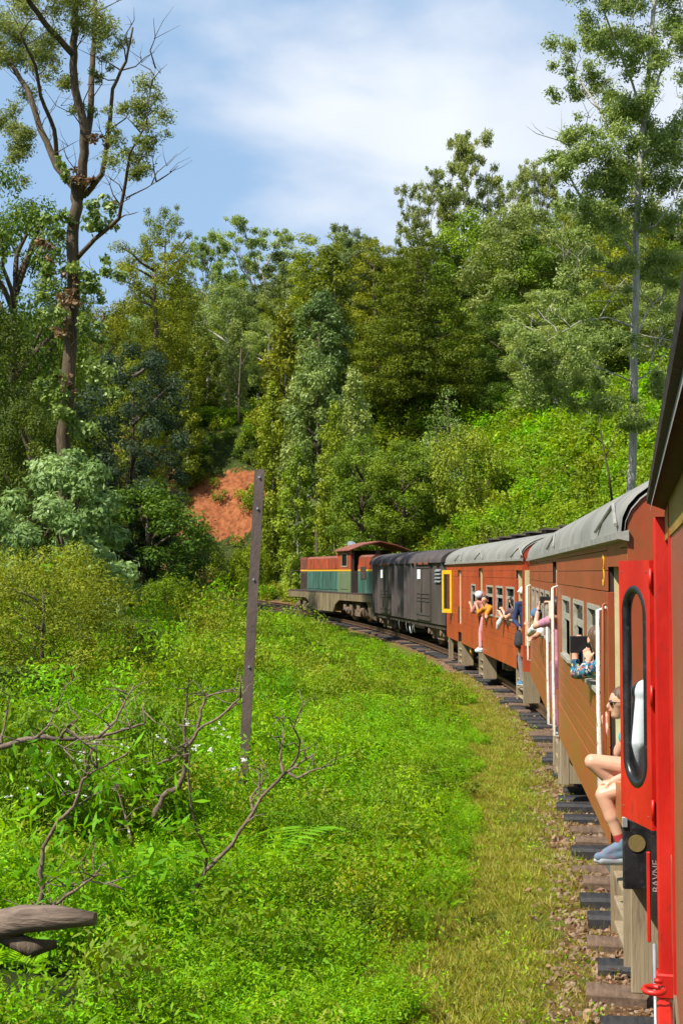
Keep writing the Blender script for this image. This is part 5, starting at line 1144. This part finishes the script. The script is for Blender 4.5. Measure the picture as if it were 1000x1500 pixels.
# ---------------------------------------------------------------- people
def skinmat(name, c):
    m = paint(name, tuple(x * .9 for x in c), tuple(min(1, x * 1.08) for x in c), rough=.45, scale=9, bump=.03); b = m.node_tree.nodes['Principled BSDF']
    b.inputs['Subsurface Weight'].default_value = .12; b.inputs['Subsurface Radius'].default_value = (.012, .005, .003); return m
sk_fair = skinmat('skin_fair', (.62, .34, .22)); sk_tan = skinmat('skin_tan', (.50, .26, .16)); sk_brown = skinmat('skin_brown', (.22, .105, .06))
def cloth(name, c, c2=None): return paint(name, tuple(x * .8 for x in c), c, c2, rough=.85, scale=7, bump=.25, bscale=12)
m_hair = paint('hair_brown', (.07, .035, .018), (.16, .085, .045), rough=.5, scale=30, stretch=(1, 1, .2), bump=.5)
m_hairdk = paint('hair_dark', (.012, .009, .008), (.03, .022, .018), rough=.5, scale=30, bump=.4)
m_eye = paint('eye_dark', (.015, .01, .008), (.03, .02, .015), rough=.2, bump=0); m_lip = paint('lips', (.40, .12, .09), (.46, .16, .12), rough=.5, bump=0)
def remeshed(name, caps, voxel, mat, parent, smooth_it=4):
    mb = MB()
    for c in caps:
        a, b, ra, rb = c; a, b = Vector(a), Vector(b); L = max((b - a).length, 1e-4); d = (b - a) / L
        pts = []; rad = []
        for t in (-.97, -.7, -.35): pts.append(a + d * ra * t); rad.append(ra * math.sqrt(1 - t * t))
        pts += [a, b]; rad += [ra, rb]
        for t in (.35, .7, .97): pts.append(b + d * rb * t); rad.append(rb * math.sqrt(1 - t * t))
        mb.tube(pts, rad, 14)
    me0 = mb.mesh('tmp'); o = bpy.data.objects.new('tmp', me0); col.objects.link(o)
    r = o.modifiers.new('r', 'REMESH'); r.mode = 'VOXEL'; r.voxel_size = voxel; r.use_smooth_shade = True
    s = o.modifiers.new('s', 'SMOOTH'); s.factor = .5; s.iterations = smooth_it
    dg = bpy.context.evaluated_depsgraph_get(); me = bpy.data.meshes.new_from_object(o.evaluated_get(dg)); bpy.data.objects.remove(o); bpy.data.meshes.remove(me0)
    me.name = name; me.materials.clear(); me.materials.append(mat); me.polygons.foreach_set('use_smooth', np.ones(len(me.polygons), bool)); return link(name, me, parent)
def V3(*a): return Vector(a)
def hand_caps(wrist, d, nrm, curl=.4, s=1.0):
    """palm, four unequal fingers with a knuckle bend, and a thumb leaving the side of the palm"""
    d = Vector(d).normalized(); nrm = Vector(nrm); nrm = (nrm - d * nrm.dot(d)).normalized(); sd = d.cross(nrm); w = Vector(wrist); c = []
    for k in (-1, -.33, .33, 1): c.append((w + sd * k * .022 * s + d * .02 * s, w + sd * k * .030 * s + d * .085 * s, .013 * s, .012 * s))
    for k, L in ((-1, .060), (-.33, .074), (.33, .078), (1, .068)):
        p = w + sd * k * .031 * s + d * .088 * s; q = p + (d * math.cos(curl) + nrm * math.sin(curl)) * L * .5 * s; e = q + (d * math.cos(curl * 2.3) + nrm * math.sin(curl * 2.3)) * L * .5 * s
        c.append((p, q, .0088 * s, .008 * s)); c.append((q, e, .008 * s, .0068 * s))
    p = w + sd * .024 * s + d * .025 * s; q = p + (sd * .7 + d * .6 + nrm * .35) * .04 * s; c.append((p, q, .011 * s, .009 * s)); c.append((q, q + (d * .8 + nrm * .5 + sd * .1) * .032 * s, .009 * s, .0075 * s)); return c
def head_caps(c, f, up=(0, 0, 1), s=1.0):
    f = Vector(f).normalized(); up = Vector(up); up = (up - f * up.dot(f)).normalized(); r = f.cross(up); c = Vector(c)
    k = [(c + f * .015 * s + up * .025 * s, c - f * .03 * s + up * .03 * s, .085 * s, .082 * s), (c + f * .03 * s - up * .02 * s, c + f * .045 * s - up * .075 * s, .066 * s, .044 * s),
         (c + f * .055 * s - up * .085 * s, c + f * .075 * s - up * .088 * s, .026 * s, .02 * s),
         (c + f * .092 * s + up * .015 * s, c + f * .112 * s - up * .022 * s, .010 * s, .014 * s), (c + f * .085 * s - up * .052 * s, c + f * .088 * s - up * .052 * s, .016 * s, .016 * s)]
    for sd in (-1, 1):
        k.append((c + r * sd * .082 * s - f * .01 * s + up * .012 * s, c + r * sd * .09 * s - f * .018 * s - up * .02 * s, .016 * s, .012 * s))
        k.append((c + f * .085 * s + r * sd * .03 * s + up * .022 * s, c + f * .08 * s + r * sd * .045 * s + up * .02 * s, .012 * s, .01 * s))
    return k
def face(c, f, parent, s=1.0, up=(0, 0, 1)):
    f = Vector(f).normalized(); up = Vector(up); up = (up - f * up.dot(f)).normalized(); r = f.cross(up); c = Vector(c)
    for sd in (-1, 1): m = MB(); m.sphere(c + f * .083 * s + r * sd * .034 * s + up * .006 * s, .011 * s, 8, 6); m.obj('eye', m_eye, parent)
    m = MB(); m.tube([c + f * .092 * s + r * -.02 * s - up * .053 * s, c + f * .103 * s - up * .052 * s, c + f * .092 * s + r * .02 * s - up * .053 * s], .006 * s, 6); m.obj('mouth', m_lip, parent)
def hair_caps(c, f, s=1.0, long=False, up=(0, 0, 1)):
    f = Vector(f).normalized(); up = Vector(up); up = (up - f * up.dot(f)).normalized(); c = Vector(c)
    k = [(c - f * .005 * s + up * .045 * s, c - f * .035 * s + up * .035 * s, .089 * s, .09 * s), (c - f * .04 * s + up * .01 * s, c - f * .045 * s - up * .05 * s, .085 * s, .07 * s)]
    if long: k += [(c - f * .07 * s - up * .02 * s, c - f * .09 * s - up * .20 * s, .06 * s, .035 * s)]
    return k
def limbs(j, a, b, c, r): return [(j[a], j[b], r[0], r[1]), (j[b], j[c], r[1], r[2])]
def person(label, M, j, f, skin, shirt, trousers, voxel=.011, sleeve=.5, short=None, hair=m_hairdk, longhair=False, shoes=None, hands=None, hs=1.0, fitted=1.0):
    e = empty('person', M, label, 'person'); J = {k: Vector(v) for k, v in j.items()}
    tor = [(J['pelvis'] + V3(-.06, 0, 0), J['pelvis'] + V3(.06, 0, 0), .115, .115), (J['pelvis'], J['chest'], .125, .135), (J['chest'], J['chest'].lerp(J['neck'], .5), .135, .095), (J['sl'], J['sr'], .068, .068), (J['chest'], J['sl'], .11, .06), (J['chest'], J['sr'], .11, .06)]
    sk = head_caps(J['head'], f, s=hs) + [(J['neck'], J['head'] - V3(0, 0, .03), .058, .05)]
    arms = limbs(J, 'sl', 'el', 'wl', (.052, .041, .028)) + limbs(J, 'sr', 'er', 'wr', (.052, .041, .028))
    sk += arms + [(a, b, ra * .86, rb * .86) for a, b, ra, rb in tor]
    for side in 'lr':
        d = J['w' + side] - J['e' + side]; h = (hands or {}).get(side, {}); sk += hand_caps(J['w' + side], h.get('d', d), h.get('n', (0, 0, -1)), h.get('curl', .45))
    legs = []
    if 'hl' in J:
        legs = limbs(J, 'hl', 'kl', 'al', (.088, .060, .037)) + limbs(J, 'hr', 'kr', 'ar', (.088, .060, .037))
        for s in 'lr': k = J['k' + s]; a = J['a' + s]; legs.append((k.lerp(a, .18), k.lerp(a, .45), .052, .055)); legs.append((a, J['t' + s] - V3(0, 0, .012), .033, .020))
        sk += legs
    body = remeshed('body', sk, voxel, skin, e, 3); face(J['head'], f, e, hs)
    remeshed('hair', hair_caps(J['head'], f, hs, longhair), voxel, hair, e, 2)
    sh = [(a, b, ra * 1.06 * fitted, rb * 1.06 * fitted) for a, b, ra, rb in tor]
    for s in 'lr':
        a, b, c = J['s' + s], J['e' + s], J['w' + s]
        if sleeve <= 1: sh.append((a, a.lerp(b, sleeve), .066, .060))
        else: sh += [(a, b, .066, .055), (b, b.lerp(c, sleeve - 1), .055, .044)]
    remeshed('shirt', sh, voxel, shirt, e, 3)
    if legs and trousers:
        tr = [(J['pelvis'] + V3(-.06, 0, -.02), J['pelvis'] + V3(.06, 0, -.02), .128, .128)]
        for s in 'lr':
            h, k, a = J['h' + s], J['k' + s], J['a' + s]
            if short is not None: tr.append((h, h.lerp(k, short), .108, .10))
            else: tr += [(h, k, .103, .078), (k, a.lerp(k, .06), .078, .058)]
        remeshed('trousers' if short is None else 'shorts', tr, voxel, trousers, e, 3)
    if legs and shoes:
        for s in 'lr':
            a, t = J['a' + s], J['t' + s]; d = (t - a); d.z = 0; d = d.normalized() if d.length > 1e-3 else V3(0, 1, 0)
            b0 = V3(a.x, a.y, min(a.z, t.z) - .03)
            sho = remeshed('shoe', [(b0 - d * .03 + V3(0, 0, .02), b0 + d * .06 + V3(0, 0, .01), .046, .044), (b0 + d * .06, b0 + d * .175 - V3(0, 0, .008), .044, .034), (a + V3(0, 0, -.01), a + V3(0, 0, .03), .045, .047), (a + d * .01, b0 + d * .12 + V3(0, 0, .022), .044, .034)], .009, shoes, e, 3)
            so2 = remeshed('sole', [(b0 - d * .045 - V3(0, 0, .026), b0 + d * .19 - V3(0, 0, .030), .026, .022), (b0 - d * .02 - V3(0, 0, .026), b0 + d * .15 - V3(0, 0, .028), .042, .040)], .009, m_sole, sho, 1); so2.scale = (1, 1, 1)
    return e, J
m_sole = paint('shoe_sole', (.30, .32, .34), (.42, .44, .46), rough=.7, scale=8, bump=.1)
def at_coach(root, x, y, z=0.0): return root.matrix_world @ Matrix.Translation((x, y, z))
bpy.context.view_layer.update()
# the woman in the doorway
MW = at_coach(c2, X2(1.05), 1.37)
eW, JW = person('seated woman in teal top and sunglasses, legs dangling from the carriage doorway', MW, dict(
    pelvis=(0, -.34, 1.24), chest=(.02, -.17, 1.50), neck=(.02, -.09, 1.60), head=(.02, -.03, 1.72), sl=(-.15, -.15, 1.54), sr=(.18, -.12, 1.54),
    er=(.30, -.02, 1.31), wr=(.385, .045, 1.50), el=(-.18, -.15, 1.27), wl=(-.09, .05, 1.165), hl=(-.10, -.30, 1.20), hr=(.10, -.30, 1.20), kl=(-.09, .13, 1.06), kr=(.11, .19, 1.27),
    al=(-.13, .0, .70), ar=(.12, -.16, .92), tl=(-.14, .14, .655), tr=(.14, -.05, .88)), (.10, 1, -.05), sk_fair, cloth('teal_top', (.03, .36, .38), (.10, .55, .55)), cloth('pink_shorts', (.62, .22, .25)),
    voxel=.0085, sleeve=.45, short=.42, hair=m_hair, shoes=cloth('trainer_blue', (.13, .19, .26), (.35, .06, .09)), hands={'r': dict(d=(.1, .25, 1), n=(.6, -.2, 0), curl=.9), 'l': dict(d=(.25, .9, -.22), n=(0, -.2, -1), curl=.55)})
remeshed('hair_bun', [((.02, -.13, 1.80), (.02, -.16, 1.79), .035, .03)], .008, m_hair, eW)
for s in (-1, 1):
    m = MB(); m.sphere((.028 + s * .036, .058, 1.727), (.030, .014, .024), 12, 8); m.obj('sunglass_lens', m_black, eW)
m = MB()
for s in (-1, 1): m.tube([(.024 + s * .066, .05, 1.733), (.02 + s * .086, -.04, 1.733)], .004, 5)
m.tube([(.0, .07, 1.735), (.05, .07, 1.735)], .004, 5); m.obj('sunglass_frame', m_black, eW)
for s in 'lr':
    a = JW['a' + s]; up_ = (JW['k' + s] - a).normalized(); remeshed('sock', [(a + up_ * .015, a + up_ * .085, .043, .043)], .009, cloth('red_sock_' + s, (.42, .03, .03)), eW, 2)
# floral-sleeved passenger with a tablet
def floral():
    m, t, b, o = base_mat('floral_shirt'); tc = N(t, 'ShaderNodeTexCoord'); v = N(t, 'ShaderNodeTexVoronoi'); v.inputs['Scale'].default_value = 42; t.links.new(tc.outputs['Object'], v.inputs['Vector'])
    r = N(t, 'ShaderNodeValToRGB'); r.color_ramp.interpolation = 'CONSTANT'; cs = [(0, (.015, .05, .09)), (.3, (.03, .22, .32)), (.55, (.45, .10, .09)), (.68, (.02, .13, .20)), (.8, (.50, .38, .08)), (.9, (.50, .45, .38))]
    while len(r.color_ramp.elements) < len(cs): r.color_ramp.elements.new(.5)
    for e_, (p, c) in zip(r.color_ramp.elements, cs): e_.position = p; e_.color = rgba(c)
    sp = N(t, 'ShaderNodeSeparateColor'); t.links.new(v.outputs['Color'], sp.inputs[0]); t.links.new(sp.outputs[0], r.inputs[0]); t.links.new(r.outputs[0], b.inputs['Base Color']); b.inputs['Roughness'].default_value = .85; return m
MF = at_coach(c2, X2(2.55), 1.42)
eF, JF = person('passenger in blue floral shirt leaning from a window filming with a black tablet', MF, dict(pelvis=(-.25, -.42, 1.52), chest=(-.22, -.16, 1.82), neck=(-.20, -.06, 2.0), head=(-.20, -.02, 2.12), sl=(-.14, .02, 1.86), sr=(-.30, -.05, 1.92),
    el=(.28, .13, 1.80), wl=(.30, .14, 2.02), er=(-.10, .10, 1.84), wr=(.06, .03, 1.95)), (1, .15, -.05), sk_fair, floral(), None, voxel=.010, sleeve=1.45, hair=m_hair, longhair=True, hands={'l': dict(d=(-.1, 0, 1), n=(-.3, -1, .1), curl=.7), 'r': dict(d=(1, .1, .25), n=(0, .3, 1), curl=.6)})
m = MB(); m.tube([(.30, .14, 1.985), (.301, .14, 2.015)], .036, 12); m.obj('wristband', m_black, eF)
t_ = empty('tablet', MF @ Matrix.Translation((.20, .09, 2.06)), 'black tablet held out of the carriage window by the floral-shirted passenger', 'tablet')
m = MB(); m.bbox(-.006, .006, -.10, .10, -.075, .075, .004); m.obj('case', m_black, t_); m = MB(); m.box(-.0085, -.0062, -.09, .09, -.066, .066); m.obj('screen', paint('dark_screen', (.012, .012, .014), (.02, .02, .022), rough=.15, bump=0), t_)
# photographer in the middle door
MC = at_coach(c2, X2(8.2), 1.42)
eC, JC = person('passenger in pink patterned top holding a camera at arm height in the middle doorway', MC, dict(pelvis=(0, -.10, 1.52), chest=(0, -.08, 1.93), neck=(.02, -.05, 2.13), head=(.03, -.02, 2.25), sl=(-.06, .08, 2.06), sr=(.06, -.20, 2.06),
    el=(.10, .26, 1.98), wl=(.16, .21, 2.22), er=(-.16, .06, 2.10), wr=(.02, .06, 2.30), hl=(0, -.02, 1.48), hr=(0, -.2, 1.48), kl=(.04, .0, 1.10), kr=(.04, -.18, 1.14), al=(0, -.06, .68), ar=(0, -.24, .72), tl=(.14, -.02, .64), tr=(.14, -.22, .68)),
    (1, .2, 0), sk_fair, cloth('pink_pattern', (.52, .22, .30), (.20, .06, .12)), cloth('mauve_trousers', (.30, .12, .18)), voxel=.012, sleeve=.5, hair=m_hairdk, shoes=cloth('dark_shoe', (.04, .04, .05)), hands={'l': dict(d=(.2, -.2, 1), n=(0, -1, 0), curl=.7), 'r': dict(d=(.9, .5, .1), n=(0, .2, -1), curl=.7)})
m = MB(); m.tube([(.155, .212, 2.17), (.157, .212, 2.20)], .036, 10); m.obj('wristwatch', m_black, eC)
k = empty('camera_device', MC @ Matrix.Translation((.15, .13, 2.33)), 'small black camera raised by the passenger in the middle doorway', 'camera'); m = MB(); m.bbox(-.03, .03, -.065, .065, -.045, .045, .008); m.obj('body', m_black, k); m = MB(); m.cyl((.03, 0, 0), (.08, 0, 0), .032, 14); m.obj('lens', m_black, k)
# blue cap, white shirt, farther window of the same carriage
MB_ = at_coach(c2, X2(11.9), 1.42)
eB, JB = person('passenger in blue cap and white shirt leaning out behind the photographer', MB_, dict(pelvis=(-.1, -.42, 1.52), chest=(-.05, -.06, 1.76), neck=(0, .06, 1.86), head=(.04, .10, 1.97), sl=(-.05, .12, 1.80), sr=(-.05, -.10, 1.84), el=(.26, .20, 1.68), wl=(.48, .22, 1.82), er=(-.30, .14, 1.66), wr=(-.55, .20, 1.66)),
    (.9, .5, 0), sk_tan, cloth('white_tee', (.74, .74, .70)), None, voxel=.012, sleeve=.6, hands={})
remeshed('cap', [(JB['head'] + V3(-.02, -.01, .05), JB['head'] + V3(.0, 0, .06), .098, .09), (JB['head'] + V3(.06, .03, .055), JB['head'] + V3(.12, .06, .04), .05, .03)], .01, cloth('blue_cap', (.08, .16, .28)), eB)
# man with white cap on the steps between the carriages
MM = at_coach(c3, X3(.40), 1.26)
eM, JM = person('man in white cap and navy shirt standing on the steps between two carriages', MM, dict(pelvis=(0, -.02, 1.24), chest=(0, .02, 1.80), neck=(.02, .03, 2.08), head=(.05, .05, 2.23), sl=(-.02, .19, 2.0), sr=(0, -.17, 2.0), el=(-.02, .26, 1.66), wl=(-.22, .18, 1.52), er=(.05, -.22, 1.66), wr=(.2, -.16, 1.5),
    hl=(0, .08, 1.20), hr=(0, -.12, 1.20), kl=(.04, .12, .82), kr=(.06, -.10, .84), al=(-.04, .10, .42), ar=(-.02, -.12, .44), tl=(.08, .16, .38), tr=(.12, -.08, .40)), (.8, .6, 0), sk_brown, cloth('navy_shirt', (.020, .035, .10)), cloth('grey_trousers', (.20, .18, .17)), voxel=.013, sleeve=1.8, shoes=cloth('blue_trainer', (.10, .24, .38)))
remeshed('cap', [(JM['head'] + V3(-.02, 0, .055), JM['head'] + V3(.0, 0, .065), .102, .095), (JM['head'] + V3(.06, .05, .055), JM['head'] + V3(.12, .09, .035), .055, .03)], .01, cloth('white_cap', (.78, .77, .73)), eM)
remeshed('waist_bag', [((-.05, .14, 1.36), (-.08, .16, 1.20), .12, .13)], .014, cloth('black_bag', (.03, .03, .035)), eM)
# orange shirt, third carriage
MO = at_coach(c3, X3(4.7), 1.42)
eO, JO = person('passenger in orange shirt leaning far out of the third carriage window', MO, dict(pelvis=(-.1, -.42, 1.48), chest=(-.02, -.04, 1.72), neck=(.02, .07, 1.86), head=(.04, .10, 1.98), sl=(.12, .10, 1.80), sr=(-.15, .0, 1.80), el=(.45, .20, 1.66), wl=(.62, .24, 1.86), er=(-.32, .12, 1.66), wr=(-.42, .14, 1.64)), (-.6, .8, 0), sk_tan, cloth('orange_shirt', (.62, .22, .015)), None, voxel=.012, sleeve=1.4)
MP = at_coach(c3, X3(1.55), 1.42)
eP, JP = person('bare-armed passenger raising a phone from the orange carriage window nearest the white-capped man', MP, dict(pelvis=(-.2, -.42, 1.46), chest=(-.15, -.12, 1.74), neck=(-.13, -.06, 1.92), head=(-.12, -.04, 2.04), sl=(-.02, .02, 1.82), sr=(-.25, -.08, 1.84), el=(.22, .14, 1.66), wl=(.52, .16, 1.80), er=(.02, .08, 1.68), wr=(.40, .12, 1.86)), (1, .3, 0), sk_fair, cloth('dark_top', (.10, .06, .07)), None, voxel=.012, sleeve=.35, longhair=True)
k = empty('phone', MP @ Matrix.Translation((.56, .15, 1.92)), 'dark phone held out by the bare-armed passenger of the third carriage', 'phone'); m = MB(); m.bbox(-.006, .006, -.045, .045, -.085, .085, .004); m.obj('case', m_black, k)
k = empty('white_cloth', at_coach(c3, X3(2.35), 1.45, 1.62), 'white cloth hanging over a window sill of the third carriage', 'cloth'); 
remeshed('cloth', [((0, .02, .02), (.10, .08, -.10), .06, .07), ((.10, .08, -.10), (.18, .10, -.22), .07, .04)], .014, cloth('white_cotton', (.74, .75, .76)), k)
# doorway passenger of the third carriage
MD = at_coach(c3, X3(6.3), 1.42)
eD, JD = person('passenger in white head cover standing in the narrow doorway of the third carriage', MD, dict(pelvis=(0, -.18, 1.50), chest=(.02, -.10, 1.78), neck=(.02, -.02, 1.94), head=(.04, .04, 2.06), sl=(0, .08, 1.88), sr=(0, -.22, 1.88), el=(.1, .20, 1.66), wl=(.26, .22, 1.84), er=(.1, -.2, 1.62), wr=(.24, -.1, 1.6), hl=(0, -.1, 1.46), hr=(0, -.26, 1.46), kl=(.06, -.02, 1.12), kr=(.06, -.2, 1.14), al=(0, .0, .74), ar=(0, -.2, .78), tl=(.10, .08, .70), tr=(.1, -.14, .74)), (.8, .6, 0), sk_tan, cloth('rose_top', (.52, .20, .16)), cloth('pale_pink_skirt', (.62, .30, .30)), voxel=.013, sleeve=1.2, shoes=cloth('white_shoe', (.75, .75, .74)))
remeshed('head_cover', [(JD['head'] + V3(-.01, 0, .04), JD['head'] + V3(-.03, -.01, .03), .105, .105)], .012, cloth('pale_cover', (.66, .68, .78)), eD)
# white-shirted man seen through the open door's window
MS = at_coach(c2, X2(-.42), 1.45)
eS, JS = person('man in white shirt bent over between the nearest carriages, seen through the oval door window', MS, dict(pelvis=(0, -.30, 1.42), chest=(-.03, -.17, 1.82), neck=(-.06, -.24, 2.04), head=(-.08, -.32, 2.17), sl=(-.16, -.06, 1.96), sr=(.12, -.30, 1.96), el=(-.20, -.02, 1.66), wl=(-.10, -.02, 1.44), er=(.2, -.36, 1.68), wr=(.16, -.3, 1.45), hl=(-.02, -.24, 1.36), hr=(.06, -.40, 1.36), kl=(0, -.2, 1.25), kr=(.06, -.42, 1.25), al=(0, -.26, 1.18), ar=(.05, -.44, 1.18), tl=(.0, -.14, 1.15), tr=(.05, -.34, 1.15)), (.2, -1, 0), sk_fair, cloth('white_shirt', (.80, .83, .86)), cloth('grey_green_trousers', (.25, .29, .30)), voxel=.011, sleeve=1.85, fitted=1.08, shoes=None)
